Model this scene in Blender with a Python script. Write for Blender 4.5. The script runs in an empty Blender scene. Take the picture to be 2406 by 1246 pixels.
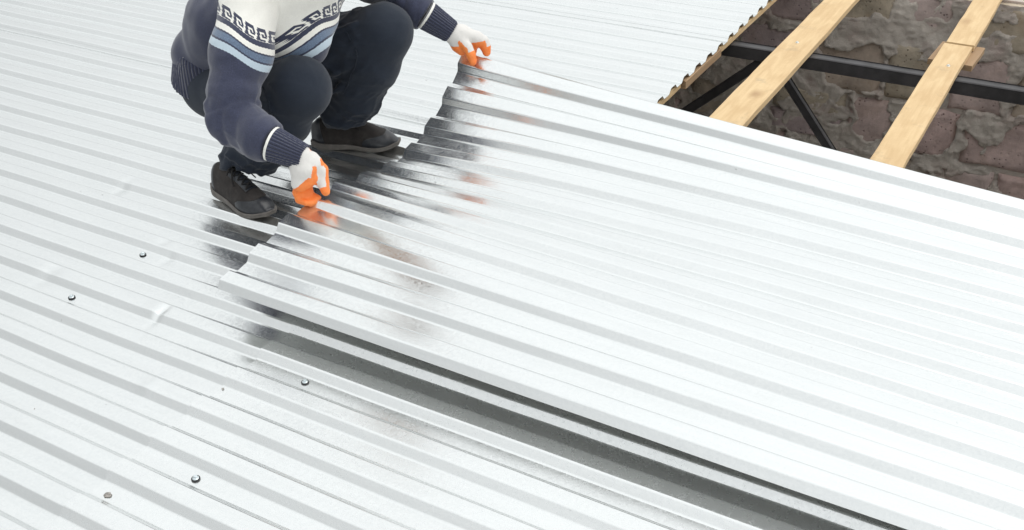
import bpy, math, random
import numpy as np
from mathutils import Matrix, Vector
from mathutils.bvhtree import BVHTree

scene = bpy.context.scene
COL = scene.collection
RNG = np.random.default_rng(7)
random.seed(7)

# ------------------------------------------------------------------ camera, sky, sun
# rows: world X (along the ribs), Y (across the ribs), Z (up) in camera axes (right, down, forward)
RC = np.array([[0.8658532740, 0.2433438066, -0.4371291568],
               [0.4993582671, -0.4738863534, 0.7253089309],
               [-0.0306501059, -0.8462951707, -0.5318317921]])
CAM_H = 1.65
cam_d = bpy.data.cameras.new('camera')
cam = bpy.data.objects.new('camera', cam_d)
COL.objects.link(cam)
M = Matrix.Identity(4)
for r in range(3):
    M[r][0] = RC[r, 0]; M[r][1] = -RC[r, 1]; M[r][2] = -RC[r, 2]
M[2][3] = CAM_H
cam.matrix_world = M
cam_d.sensor_width = 36.0
cam_d.lens = 2516.4 / 2406.0 * 36.0
cam_d.clip_start = 0.05
cam_d.clip_end = 3000.0
scene.camera = cam

SUN_EL, SUN_AZ = math.radians(62), math.radians(48)     # azimuth from +Y towards +X
world = bpy.data.worlds.new('World')
scene.world = world
world.use_nodes = True
wn, wl = world.node_tree.nodes, world.node_tree.links
wn.clear()
w_out = wn.new('ShaderNodeOutputWorld')
w_bg = wn.new('ShaderNodeBackground')
w_sky = wn.new('ShaderNodeTexSky')
w_sky.sky_type = 'NISHITA'
w_sky.sun_disc = False
w_sky.sun_elevation = SUN_EL
w_sky.sun_rotation = SUN_AZ
w_sky.air_density = 1.0
w_sky.dust_density = 4.0
w_hsv = wn.new('ShaderNodeHueSaturation')
w_hsv.inputs['Saturation'].default_value = 0.12
w_mix = wn.new('ShaderNodeMixRGB')
w_mix.inputs['Fac'].default_value = 0.85
# bright thin overcast: glow spreads widely around the veiled sun
w_tc = wn.new('ShaderNodeTexCoord'); w_dot = wn.new('ShaderNodeVectorMath'); w_dot.operation = 'DOT_PRODUCT'
w_dot.inputs[1].default_value = (0.30, 0.25, 0.92)
wl.new(w_tc.outputs['Generated'], w_dot.inputs[0])
w_off = wn.new('ShaderNodeMath'); w_off.operation = 'MULTIPLY_ADD'
w_off.inputs[1].default_value = 1 / 1.2; w_off.inputs[2].default_value = 0.2 / 1.2
wl.new(w_dot.outputs['Value'], w_off.inputs[0])
w_mr = wn.new('ShaderNodeValToRGB')
wl.new(w_off.outputs[0], w_mr.inputs['Fac'])
_r = w_mr.color_ramp.elements
for _i, (_d, _l) in enumerate(((-0.2, .475), (0.03, .525), (0.15, .625), (0.25, .715), (0.45, .83), (0.76, .885), (1.0, .94))):
    _q = _r[_i] if _i < 2 else _r.new(0.99)
    _q.position = (_d + 0.2) / 1.2; _q.color = (_l, _l, _l, 1)
w_mul = wn.new('ShaderNodeMixRGB'); w_mul.blend_type = 'MULTIPLY'; w_mul.inputs['Fac'].default_value = 1.0
w_mul.inputs['Color2'].default_value = (14.60, 15.0, 15.10, 1)
wl.new(w_mr.outputs[0], w_mul.inputs['Color1']); wl.new(w_mul.outputs[0], w_mix.inputs['Color2'])
w_bg.inputs['Strength'].default_value = 0.10
wl.new(w_sky.outputs[0], w_hsv.inputs['Color'])
wl.new(w_hsv.outputs[0], w_mix.inputs['Color1'])
wl.new(w_mix.outputs[0], w_bg.inputs['Color'])
wl.new(w_bg.outputs[0], w_out.inputs['Surface'])

sun_d = bpy.data.lights.new('sun', 'SUN')
sun_d.energy = 1.0
sun_d.angle = math.radians(30)
sun_d.color = (1.0, 0.97, 0.92)
sun = bpy.data.objects.new('sun', sun_d)
COL.objects.link(sun)
sdir = Vector((math.sin(SUN_AZ) * math.cos(SUN_EL), math.cos(SUN_AZ) * math.cos(SUN_EL), math.sin(SUN_EL)))
sun.rotation_euler = sdir.to_track_quat('Z', 'Y').to_euler()
sun.location = (0, 0, 8)

scene.view_settings.view_transform = 'Standard'
scene.view_settings.look = 'None'
scene.view_settings.gamma = 1.0
scene.view_settings.exposure = 0.0
scene.view_settings.use_curve_mapping = False
scene.cycles.max_bounces = 8
scene.cycles.glossy_bounces = 5
scene.cycles.diffuse_bounces = 3
scene.cycles.caustics_reflective = True
scene.cycles.sample_clamp_indirect = 4.0
scene.cycles.caustics_refractive = False

# ------------------------------------------------------------------ helpers
def mesh_from(name, V, Fc, smooth=True):
    me = bpy.data.meshes.new(name)
    V = np.asarray(V, dtype=np.float64)
    if isinstance(Fc, np.ndarray):
        n, k = Fc.shape
        me.vertices.add(len(V)); me.vertices.foreach_set('co', V.ravel())
        me.loops.add(n * k); me.loops.foreach_set('vertex_index', Fc.ravel().astype(np.int32))
        me.polygons.add(n)
        me.polygons.foreach_set('loop_start', (np.arange(n) * k).astype(np.int32))
        me.update(calc_edges=True)
    else:
        me.from_pydata(V.tolist(), [], Fc)
        me.update()
    me.validate()
    if smooth:
        me.polygons.foreach_set('use_smooth', [True] * len(me.polygons))
    return me

def obj(name, me, mat=None, parent=None, loc=None):
    o = bpy.data.objects.new(name, me)
    COL.objects.link(o)
    if mat is not None and me is not None and not me.materials:
        me.materials.append(mat)
    if parent is not None:
        o.parent = parent
    if loc is not None:
        o.location = loc
    return o

def empty(name, loc=(0, 0, 0), rz=0.0):
    o = bpy.data.objects.new(name, None)
    COL.objects.link(o)
    o.location = loc
    o.rotation_euler = (0, 0, rz)
    o.empty_display_size = 0.1
    return o

def tag(o, label=None, cat=None, group=None, kind=None):
    if label: o['label'] = label
    if cat: o['category'] = cat
    if group: o['group'] = group
    if kind: o['kind'] = kind
    return o

def join_raw(parts):
    V, Fs, n = [], [], 0
    for v, f in parts:
        v = np.asarray(v, float)
        V.append(v)
        Fs += [[i + n for i in q] for q in (f.tolist() if isinstance(f, np.ndarray) else f)]
        n += len(v)
    return np.concatenate(V), Fs

def raw_box(x0, x1, y0, y1, z0, z1):
    V = [(x0, y0, z0), (x1, y0, z0), (x1, y1, z0), (x0, y1, z0), (x0, y0, z1), (x1, y0, z1), (x1, y1, z1), (x0, y1, z1)]
    return V, [[0, 3, 2, 1], [4, 5, 6, 7], [0, 1, 5, 4], [1, 2, 6, 5], [2, 3, 7, 6], [3, 0, 4, 7]]

def raw_tube(pts, r, n=8, flat=1.0, up=(0, 0, 1)):
    P = np.asarray(pts, float)
    T = np.gradient(P, axis=0); T /= np.linalg.norm(T, axis=1)[:, None] + 1e-12
    rr = np.full(len(P), r) if np.isscalar(r) else np.asarray(r, float)
    V = []
    for i in range(len(P)):
        u = np.cross(T[i], up)
        if np.linalg.norm(u) < 1e-3: u = np.cross(T[i], (1, 0, 0.01))
        u /= np.linalg.norm(u); w = np.cross(u, T[i])
        for k in range(n):
            a = 2 * math.pi * k / n
            V.append(P[i] + rr[i] * (math.cos(a) * u + flat * math.sin(a) * w))
    Fs = []
    for i in range(len(P) - 1):
        for k in range(n):
            k2 = (k + 1) % n
            Fs.append([i * n + k, i * n + k2, (i + 1) * n + k2, (i + 1) * n + k])
    Fs.append(list(range(n))[::-1]); Fs.append([(len(P) - 1) * n + k for k in range(n)])
    return np.array(V), Fs

def raw_lathe(prof, n=16):
    V, Fs = [], []
    for r, z in prof:
        for k in range(n):
            a = 2 * math.pi * k / n
            V.append((r * math.cos(a), r * math.sin(a), z))
    for i in range(len(prof) - 1):
        for k in range(n):
            k2 = (k + 1) % n
            Fs.append([i * n + k, i * n + k2, (i + 1) * n + k2, (i + 1) * n + k])
    Fs.append(list(range(n))[::-1]); Fs.append([(len(prof) - 1) * n + k for k in range(n)])
    return np.array(V), Fs

def catmull(pts, n=8):
    P = np.asarray(pts, float)
    Q = np.vstack([2 * P[0] - P[1], P, 2 * P[-1] - P[-2]])
    out = []
    for i in range(len(P) - 1):
        a, b, c, d = Q[i:i + 4]
        for t in np.linspace(0, 1, n, endpoint=False):
            out.append(0.5 * (2 * b + (c - a) * t + (2 * a - 5 * b + 4 * c - d) * t * t + (3 * b - a - 3 * c + d) * t ** 3))
    out.append(P[-1])
    return np.array(out)

# value noise on arrays
def _hash(ix, iy, iz, seed):
    h = (ix * 374761393 + iy * 668265263 + iz * 2147483647 + seed * 1274126177) & 0xFFFFFFFF
    h = ((h ^ (h >> 13)) * 1274126177) & 0xFFFFFFFF
    h = h ^ (h >> 16)
    return (h & 0xFFFF) / 65535.0 * 2 - 1

def vnoise(P, scale, seed=0):
    P = np.asarray(P, float) / scale
    I = np.floor(P).astype(np.int64); Fp = P - I
    Fp = Fp * Fp * (3 - 2 * Fp)
    r = 0
    for dx in (0, 1):
        for dy in (0, 1):
            for dz in (0, 1):
                w = (Fp[:, 0] if dx else 1 - Fp[:, 0]) * (Fp[:, 1] if dy else 1 - Fp[:, 1]) * (Fp[:, 2] if dz else 1 - Fp[:, 2])
                r = r + w * _hash(I[:, 0] + dx, I[:, 1] + dy, I[:, 2] + dz, seed)
    return r

def fbm(P, scale, oct=4, seed=0):
    r, a, s = 0, 1.0, scale
    for o in range(oct):
        r = r + a * vnoise(P, s, seed + o * 17); a *= 0.5; s *= 0.5
    return r

def sstep(a, b, x):
    t = np.clip((x - a) / (b - a), 0, 1)
    return t * t * (3 - 2 * t)

# ------------------------------------------------------------------ signed-distance modelling
class Field:
    def __init__(s, lo, hi, h):
        s.lo = np.array(lo, float); s.h = h
        s.n = np.ceil((np.array(hi, float) - s.lo) / h).astype(int) + 1
        s.F = np.full(s.n, 1.0, dtype=np.float32)
        s.ax = [s.lo[i] + h * np.arange(s.n[i]) for i in range(3)]
    def win(s, lo, hi, pad):
        a = np.clip(np.floor((np.array(lo) - pad - s.lo) / s.h).astype(int), 0, s.n)
        b = np.clip(np.ceil((np.array(hi) + pad - s.lo) / s.h).astype(int) + 1, 0, s.n)
        sl = tuple(slice(a[i], b[i]) for i in range(3))
        X, Y, Z = np.meshgrid(*[s.ax[i][sl[i]] for i in range(3)], indexing='ij')
        return sl, X, Y, Z
    def comb(s, sl, d, k, mode):
        A = s.F[sl]
        if mode == 'sub':
            d = -d
            if k > 0:
                h = np.clip(0.5 + 0.5 * (A - d) / k, 0, 1); s.F[sl] = d + (A - d) * h + k * h * (1 - h)
            else: s.F[sl] = np.maximum(A, d)
        else:
            if k > 0:
                h = np.clip(0.5 + 0.5 * (d - A) / k, 0, 1); s.F[sl] = d + (A - d) * h - k * h * (1 - h)
            else: s.F[sl] = np.minimum(A, d)
    def cone(s, a, b, ra, rb, k=0.02, n=None, q=1.0, mode='add'):
        """tapered capsule; offsets along unit n are scaled by q (q<1 widens along n)"""
        a = np.array(a, float); b = np.array(b, float)
        R = max(ra, rb) / min(q, 1.0)
        sl, X, Y, Z = s.win(np.minimum(a, b) - R, np.maximum(a, b) + R, k + 3 * s.h)
        if X.size == 0: return
        ab = b - a; L2 = max(float(ab @ ab), 1e-9)
        px, py, pz = X - a[0], Y - a[1], Z - a[2]
        t = np.clip((px * ab[0] + py * ab[1] + pz * ab[2]) / L2, 0, 1)
        px, py, pz = px - t * ab[0], py - t * ab[1], pz - t * ab[2]
        if n is not None:
            n = np.array(n, float); n /= np.linalg.norm(n)
            dn = (px * n[0] + py * n[1] + pz * n[2]) * (q - 1)
            px, py, pz = px + dn * n[0], py + dn * n[1], pz + dn * n[2]
        d = np.sqrt(px * px + py * py + pz * pz) - (ra + (rb - ra) * t)
        if q < 1: d = d
        s.comb(sl, d.astype(np.float32), k, mode)
    def chain(s, pts, rs, k=0.02, n=None, q=1.0, mode='add'):
        for i in range(len(pts) - 1):
            s.cone(pts[i], pts[i + 1], rs[i], rs[i + 1], k, n, q, mode)
    def plane_cut(s, p, n, k=0.004):
        n = np.array(n, float); n /= np.linalg.norm(n)
        X, Y, Z = np.meshgrid(*s.ax, indexing='ij')
        d = (X - p[0]) * n[0] + (Y - p[1]) * n[1] + (Z - p[2]) * n[2]
        s.F = np.maximum(s.F, d.astype(np.float32))
    def mesh(s):
        F = s.F; S = F < 0
        c = [S[i:F.shape[0] - 1 + i, j:F.shape[1] - 1 + j, k:F.shape[2] - 1 + k] for i in (0, 1) for j in (0, 1) for k in (0, 1)]
        tot = sum(x.astype(np.int8) for x in c)
        act = (tot > 0) & (tot < 8)
        idx = np.argwhere(act)
        vid = -np.ones(act.shape, dtype=np.int64); vid[act] = np.arange(len(idx))
        corner = {(i, j, k): F[idx[:, 0] + i, idx[:, 1] + j, idx[:, 2] + k].astype(float) for i in (0, 1) for j in (0, 1) for k in (0, 1)}
        acc = np.zeros((len(idx), 3)); cnt = np.zeros(len(idx))
        for ax in range(3):
            for u in (0, 1):
                for v in (0, 1):
                    p0 = [0, 0, 0]; o = [i for i in range(3) if i != ax]
                    p0[o[0]] = u; p0[o[1]] = v; p1 = list(p0); p1[ax] = 1
                    A, B = corner[tuple(p0)], corner[tuple(p1)]
                    m = (A < 0) != (B < 0)
                    t = np.where(m, A / (A - B + 1e-20), 0)
                    P = np.zeros((len(idx), 3)); P[:, o[0]] = u; P[:, o[1]] = v; P[:, ax] = t
                    acc += P * m[:, None]; cnt += m
        V = (idx + acc / cnt[:, None]) * s.h + s.lo
        Q = []
        for ax in range(3):
            o = [i for i in range(3) if i != ax]
            sl0 = [slice(1, -1)] * 3; sl1 = [slice(1, -1)] * 3
            sl0[ax] = slice(0, -1); sl1[ax] = slice(1, None)
            A, B = S[tuple(sl0)], S[tuple(sl1)]
            e = np.argwhere(A != B)
            inside = A[tuple(e.T)]
            e = e + 1; e[:, ax] -= 1
            def vv(du, dv):
                i = e.copy(); i[:, o[0]] -= du; i[:, o[1]] -= dv
                return vid[tuple(i.T)]
            q = np.stack([vv(0, 0), vv(1, 0), vv(1, 1), vv(0, 1)], 1)
            flip = inside if ax != 1 else ~inside
            q[~flip] = q[~flip][:, ::-1]
            Q.append(q)
        Q = np.concatenate(Q); Q = Q[(Q >= 0).all(1)]
        return V, Q

def vnormals(V, Q):
    n = np.cross(V[Q[:, 2]] - V[Q[:, 0]], V[Q[:, 3]] - V[Q[:, 1]])
    N = np.zeros_like(V)
    for k in range(4): np.add.at(N, Q[:, k], n)
    return N / (np.linalg.norm(N, axis=1)[:, None] + 1e-12)

def relax(V, Q, it=2, lam=0.5):
    for _ in range(it):
        A = np.zeros_like(V); c = np.zeros(len(V))
        for a, b in ((0, 1), (1, 2), (2, 3), (3, 0)):
            np.add.at(A, Q[:, a], V[Q[:, b]]); np.add.at(c, Q[:, a], 1)
            np.add.at(A, Q[:, b], V[Q[:, a]]); np.add.at(c, Q[:, b], 1)
        V = V + lam * (A / c[:, None] - V)
    return V

def add_attr(me, name, arr):
    a = me.attributes.new(name, 'FLOAT', 'POINT')
    a.data.foreach_set('value', np.asarray(arr, dtype=np.float32))

# ------------------------------------------------------------------ material helpers
class Mat:
    def __init__(s, name):
        s.m = bpy.data.materials.new(name); s.m.use_nodes = True
        s.nt = s.m.node_tree; s.N = s.nt.nodes; s.L = s.nt.links
        s.b = s.N['Principled BSDF']
    def node(s, t, **kw):
        n = s.N.new(t)
        for k, v in kw.items():
            if k.startswith('i_'): n.inputs[k[2:].replace('_', ' ')].default_value = v
            else: setattr(n, k, v)
        return n
    def link(s, a, b): s.L.new(a, b); return s
    def coord(s, kind='Object', scale=(1, 1, 1)):
        tc = s.node('ShaderNodeTexCoord'); mp = s.node('ShaderNodeMapping')
        mp.inputs['Scale'].default_value = scale
        s.L.new(tc.outputs[kind], mp.inputs['Vector']); return mp.outputs[0]
    def noise(s, vec, scale, detail=4, rough=0.55, out='Fac'):
        n = s.node('ShaderNodeTexNoise'); n.inputs['Scale'].default_value = scale
        n.inputs['Detail'].default_value = detail; n.inputs['Roughness'].default_value = rough
        s.L.new(vec, n.inputs['Vector']); return n.outputs[out]
    def ramp(s, fac, stops, interp='LINEAR'):
        r = s.node('ShaderNodeValToRGB'); r.color_ramp.interpolation = interp
        e = r.color_ramp.elements
        while len(e) < len(stops): e.new(0.5)
        for i, (p, c) in enumerate(stops):
            e[i].position = p
            e[i].color = (c, c, c, 1) if np.isscalar(c) else (*c, 1)
        s.L.new(fac, r.inputs['Fac']); return r.outputs[0]
    def mix(s, fac, a, b, mode='MIX'):
        n = s.node('ShaderNodeMixRGB', blend_type=mode)
        for i, v in ((0, fac), (1, a), (2, b)):
            if hasattr(v, 'node'): s.L.new(v, n.inputs[i])
            elif i == 0: n.inputs[0].default_value = v
            else: n.inputs[i].default_value = (*v, 1) if not np.isscalar(v) else (v, v, v, 1)
        return n.outputs[0]
    def math(s, op, a, b=None, c=None):
        n = s.node('ShaderNodeMath', operation=op)
        for i, v in enumerate((a, b, c)):
            if v is None: continue
            if hasattr(v, 'node'): s.L.new(v, n.inputs[i])
            else: n.inputs[i].default_value = v
        return n.outputs[0]
    def attr(s, name):
        return s.node('ShaderNodeAttribute', attribute_name=name).outputs['Fac']
    def set(s, **kw):
        for k, v in kw.items():
            k = k.replace('_', ' ')
            if hasattr(v, 'node'): s.L.new(v, s.b.inputs[k])
            elif k in ('Base Color',) and not np.isscalar(v): s.b.inputs[k].default_value = (*v, 1)
            else: s.b.inputs[k].default_value = v
        return s
    def bump(s, h, strength=0.3, dist=0.002, prev=None):
        b = s.node('ShaderNodeBump'); b.inputs['Strength'].default_value = strength
        b.inputs['Distance'].default_value = dist
        s.L.new(h, b.inputs['Height'])
        if prev is not None: s.L.new(prev, b.inputs['Normal'])
        s.L.new(b.outputs[0], s.b.inputs['Normal']); return b.outputs[0]

def m_galv(name='galvanised_steel', metal=0.95, dull=0.0):
    m = Mat(name)
    v = m.coord('Object')
    vo = m.node('ShaderNodeTexVoronoi'); vo.inputs['Scale'].default_value = 160
    vd = m.noise(v, 60, 3, out='Color')
    vv = m.mix(0.012, v, vd, 'ADD'); m.L.new(vv, vo.inputs['Vector'])
    sp = m.ramp(vo.outputs['Color'], [(0.0, 0.0), (1.0, 1.0)])
    fine = m.noise(v, 260, 4, 0.7)
    cl = m.noise(v, 2.2, 3, 0.5)
    # crystals of the zinc coat: small shifts in brightness and gloss
    t = m.math('ADD', m.math('MULTIPLY', sp, 0.5), m.math('MULTIPLY', fine, 0.5))
    col = m.ramp(t, [(0.2, (0.785, 0.805, 0.805)), (0.75, (0.825, 0.84, 0.835))])
    vs = m.coord('Object', (0.7, 9, 9))
    st = m.ramp(m.noise(vs, 5, 5, 0.6), [(0.35, 0.965), (0.65, 1.0)])
    col = m.mix(1.0, col, st, 'MULTIPLY')
    spk = m.ramp(m.noise(v, 38, 2, 0.5), [(0.77, 1.0), (0.82, 0.7)])
    col = m.mix(1.0, col, spk, 'MULTIPLY')
    dust = m.ramp(m.noise(m.coord('Object', (1.0, 2.2, 1)), 4.5, 8, 0.72), [(0.60, 0.0), (0.80, 0.16)])
    scr = m.ramp(m.noise(m.coord('Object', (2.0, 60, 60)), 6, 4, 0.7), [(0.70, 0.0), (0.78, 0.14)])
    col = m.mix(m.math('MAXIMUM', dust, scr), col, (0.50, 0.50, 0.48))
    ro = m.ramp(t, [(0.2, 0.24), (0.8, 0.10)])
    ro = m.math('ADD', ro, m.math('MULTIPLY', dust, 0.6))
    ro = m.math('ADD', ro, m.math('MULTIPLY_ADD', cl, 0.05, dull))
    m.set(Base_Color=col, Metallic=metal, Roughness=ro)
    b1 = m.bump(m.noise(m.coord('Object', (1, 3, 3)), 3.0, 2, 0.4), 0.09, 0.010)
    m.bump(sp, 0.16, 0.0005, b1)
    return m.m

def m_simple(name, col, rough=0.5, metal=0.0, nscale=30, var=0.25, bump=0.2, bdist=0.002, stretch=(1, 1, 1)):
    m = Mat(name); v = m.coord('Object', stretch)
    n = m.noise(v, nscale, 5, 0.6)
    c0 = tuple(max(0, c * (1 - var)) for c in col); c1 = tuple(min(1, c * (1 + var)) for c in col)
    m.set(Base_Color=m.ramp(n, [(0.3, c0), (0.7, c1)]), Roughness=rough, Metallic=metal)
    if bump: m.bump(m.noise(v, nscale * 3, 4, 0.6), bump, bdist)
    return m.m

def m_wood(name, base=(0.72, 0.53, 0.30), dark=(0.50, 0.32, 0.15)):
    m = Mat(name)
    oi = m.node('ShaderNodeObjectInfo')
    tc = m.node('ShaderNodeTexCoord')
    off = m.mix(1.0, tc.outputs['Object'], m.mix(1.0, oi.outputs['Random'], 7.0, 'MULTIPLY'), 'ADD')
    mp = m.node('ShaderNodeMapping'); mp.inputs['Scale'].default_value = (1, 0.07, 1); m.L.new(off, mp.inputs['Vector'])
    g = m.noise(mp.outputs[0], 45, 6, 0.65)
    mp2 = m.node('ShaderNodeMapping'); mp2.inputs['Scale'].default_value = (1, 0.22, 1); m.L.new(off, mp2.inputs['Vector'])
    w = m.node('ShaderNodeTexWave', wave_type='RINGS'); w.inputs['Scale'].default_value = 14; w.inputs['Distortion'].default_value = 9
    w.inputs['Detail'].default_value = 3; w.inputs['Detail Scale'].default_value = 1.4; m.L.new(mp2.outputs[0], w.inputs['Vector'])
    col = m.ramp(g, [(0.25, tuple(0.45 * b + 0.55 * d for b, d in zip(base, dark))), (0.62, base)])
    col = m.mix(m.math('MULTIPLY', w.outputs['Fac'], 0.30), col, dark)
    # knots
    kp = m.node('ShaderNodeMapping'); kp.inputs['Scale'].default_value = (1, 0.55, 1); m.L.new(off, kp.inputs['Vector'])
    k = m.node('ShaderNodeTexVoronoi'); k.inputs['Scale'].default_value = 4.2; m.L.new(kp.outputs[0], k.inputs['Vector'])
    kn = m.ramp(k.outputs['Distance'], [(0.05, 1.0), (0.10, 0.35), (0.15, 0.0)])
    col = m.mix(m.math('MULTIPLY', kn, 0.7), col, (0.28, 0.14, 0.06))
    # saw marks across, grey dirt
    saw = m.noise(m.coord('Object', (0.15, 1, 1)), 160, 2, 0.5)
    dirt = m.ramp(m.noise(off, 9, 5, 0.7), [(0.58, 0.0), (0.78, 0.55)])
    col = m.mix(dirt, col, (0.30, 0.24, 0.17))
    m.set(Base_Color=col, Roughness=0.75)
    b = m.bump(saw, 0.5, 0.002); m.bump(g, 0.4, 0.0015, b)
    return m.m

GALV = m_galv()
GALV_DULL = m_galv('dull_galvanised_steel', 0.87, 0.04)
UNDER = m_simple('primer_grey', (0.62, 0.63, 0.61), 0.5, 0.0, 12, 0.1, 0.05)
WOOD = m_wood('pine_board')
WOOD_OLD = m_wood('weathered_board', (0.42, 0.28, 0.16), (0.25, 0.15, 0.08))
STEEL = m_simple('dark_steel', (0.065, 0.062, 0.064), 0.5, 0.3, 9, 0.45, 0.2)
ZINC = m_simple('bright_zinc', (0.72, 0.78, 0.80), 0.3, 1.0, 60, 0.1, 0.05)
RUBBER = m_simple('black_rubber', (0.02, 0.02, 0.022), 0.6)

# ------------------------------------------------------------------ roofing sheets
P = 0.12625           # rib pitch
HR = 0.0195           # rib height
Y0 = 0.942            # near top edge of rib 0 (rib i at Y0 + i*P)
TW, SL = 0.043, 0.0185
FLAT = P - TW - 2 * SL

def rib_y(i):
    return Y0 + P * i + (0.006 if i >= 7 else 0.0) + (0.003 if i >= 17 else 0.0)

def fillet(C, r=0.0028, n=3):
    out = [np.array(C[0], float)]
    for i in range(1, len(C) - 1):
        a, b, c = (np.array(q, float) for q in C[i - 1:i + 2])
        u = (a - b) / np.linalg.norm(a - b); w = (c - b) / np.linalg.norm(c - b)
        p0, p1 = b + u * r, b + w * r
        out.append(b + u * (r + 0.0012))
        for t in np.linspace(0, 1, n):
            out.append((1 - t) ** 2 * p0 + 2 * t * (1 - t) * b + t * t * p1)
        out.append(b + w * (r + 0.0012))
    out.append(np.array(C[-1], float))
    return np.array(out)

def profile(ys, near='half', far='full'):
    """corner list for ribs whose near top edges are at ys"""
    C = []
    for j, y in enumerate(ys):
        if j == 0:
            if near == 'half': C.append((y - SL * 0.5, HR * 0.5))
            elif near == 'skirt': C.append((y - SL, 0.0))
            else: C += [(y - SL - FLAT * 0.5, 0), (y - SL, 0)]
        else:
            C.append((y - SL, 0.0))
        C += [(y, HR), (y + TW, HR)]
        if j == len(ys) - 1:
            if far == 'half': C.append((y + TW + SL * 0.5, HR * 0.5))
            else: C.append((y + TW + SL, 0.0))
        else:
            C.append((y + TW + SL, 0.0))
    return fillet(C)

def solid_sheet(G, t=0.0007):
    """G: (nx, ny, 3) grid of the top surface -> closed thin sheet"""
    nx, ny, _ = G.shape
    du = np.gradient(G, axis=0); dv = np.gradient(G, axis=1)
    N = np.cross(du, dv); N /= np.linalg.norm(N, axis=2)[:, :, None] + 1e-12
    if N[nx // 2, ny // 2, 2] < 0: N = -N
    B = G - N * t
    V = np.concatenate([G.reshape(-1, 3), B.reshape(-1, 3)])
    I = np.arange(nx * ny).reshape(nx, ny); o = nx * ny
    q = lambda a, b, c, d: np.stack([a.ravel(), b.ravel(), c.ravel(), d.ravel()], 1)
    F = [q(I[:-1, :-1], I[1:, :-1], I[1:, 1:], I[:-1, 1:]), q(I[:-1, :-1], I[:-1, 1:], I[1:, 1:], I[1:, :-1]) + o]
    n0 = len(V); extra = []
    for E in (I[:, 0], I[::-1, -1], I[0, ::-1], I[-1, :]):
        k = len(E); extra.append(np.concatenate([V[E], V[E + o]]))
        a = n0 + np.arange(k - 1)
        F.append(np.stack([a + 1, a, a + k, a + k + 1], 1)); n0 += 2 * k
    V = np.concatenate([V] + extra)
    return V, np.concatenate(F), nx * ny

def sheet_obj(name, G, label, mat=None):
    V, F, ntop = solid_sheet(G)
    me = mesh_from(name, V, F)
    me.materials.append(mat or GALV); me.materials.append(UNDER)
    mi = np.zeros(len(me.polygons), dtype=np.int32)
    nq = (G.shape[0] - 1) * (G.shape[1] - 1)
    mi[nq:2 * nq] = 1
    me.polygons.foreach_set('material_index', mi)
    return tag(obj(name, me), label, 'roofing sheet', 'corrugated steel roofing sheets')

def roof_sheet(x0, x1, ia, ib, z0, label, seed, dents=(), near='half', step=0.05, far='full', mat=None):
    prof = profile([rib_y(i) for i in range(ia, ib + 1)], near, far)
    xs = np.arange(x0, x1 + 1e-6, step); xs[-1] = x1
    extra = [d[0] + e for d in dents for e in np.linspace(-0.05, 0.05, 15)]
    xs = np.unique(np.round(np.concatenate([xs, extra]), 4)); xs = xs[(xs >= x0) & (xs <= x1)]
    X, Y = np.meshgrid(xs, prof[:, 0], indexing='ij')
    Z = np.broadcast_to(prof[:, 1], X.shape).copy()
    Pn = np.stack([X.ravel(), Y.ravel(), np.zeros(X.size)], 1)
    w1 = fbm(Pn * [1, 0.0, 1], 0.9, 3, 1).reshape(X.shape)
    w2 = fbm(Pn * [1, 1.6, 1], 0.30, 3, 6).reshape(X.shape)
    Z = Z + z0 + 0.0005 * w2
    Yw = Y + 0.0016 * w1 + 0.0006 * w2
    for dx, dy, rx, ry, amp in dents:
        e = np.exp(-((X - dx) / rx) ** 2 - ((Y - dy) / ry) ** 2)
        Z = Z + amp * e
    return sheet_obj('roofing_sheet', np.stack([X, Yw, Z], 2), label, mat)

# rows: seams run along ribs 6, 16, 26; far row edge near rib 36
DENT = [(-2.075, 1.578, 0.012, 0.022, -0.008), (-2.10, 1.60, 0.03, 0.03, 0.002)]
roof_sheet(-6.5, -1.56, -4, 6, 0.0000, 'galvanised corrugated sheet filling the lower left corner, with a dented rib', 1,
           DENT + [(-2.52, 1.575, 0.03, 0.03, -0.003), (-1.86, 1.33, 0.02, 0.03, 0.002)])
roof_sheet(-6.5, -1.43, 6, 16, 0.0014, 'galvanised corrugated sheet the crouching worker stands on', 2,
           [(-2.34, 1.86, 0.02, 0.02, -0.003), (-2.28, 1.80, 0.015, 0.02, -0.003), (-2.75, 2.06, 0.02, 0.03, -0.003)])
roof_sheet(-6.5, -1.43, 16, 26, 0.0028, 'galvanised corrugated sheet behind the worker, ending at the open roof', 3)
roof_sheet(-6.5, -1.43, 26, 34, 0.0042, 'farthest galvanised corrugated sheet, at the top edge of the picture', 4)
roof_sheet(-1.712, 3.2, -4, 7, 0.0028, 'galvanised corrugated sheet in the lower right, partly under the lifted sheet', 5, near='half', mat=GALV_DULL)
roof_sheet(-6.5, -1.56, -14, -4, -0.0014, 'galvanised corrugated sheet beside the lower left one, outside the picture', 6, step=0.2)
roof_sheet(-1.712, 3.2, -14, -4, 0.0010, 'galvanised corrugated sheet beside the lower right one, outside the picture', 7, step=0.2)

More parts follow.
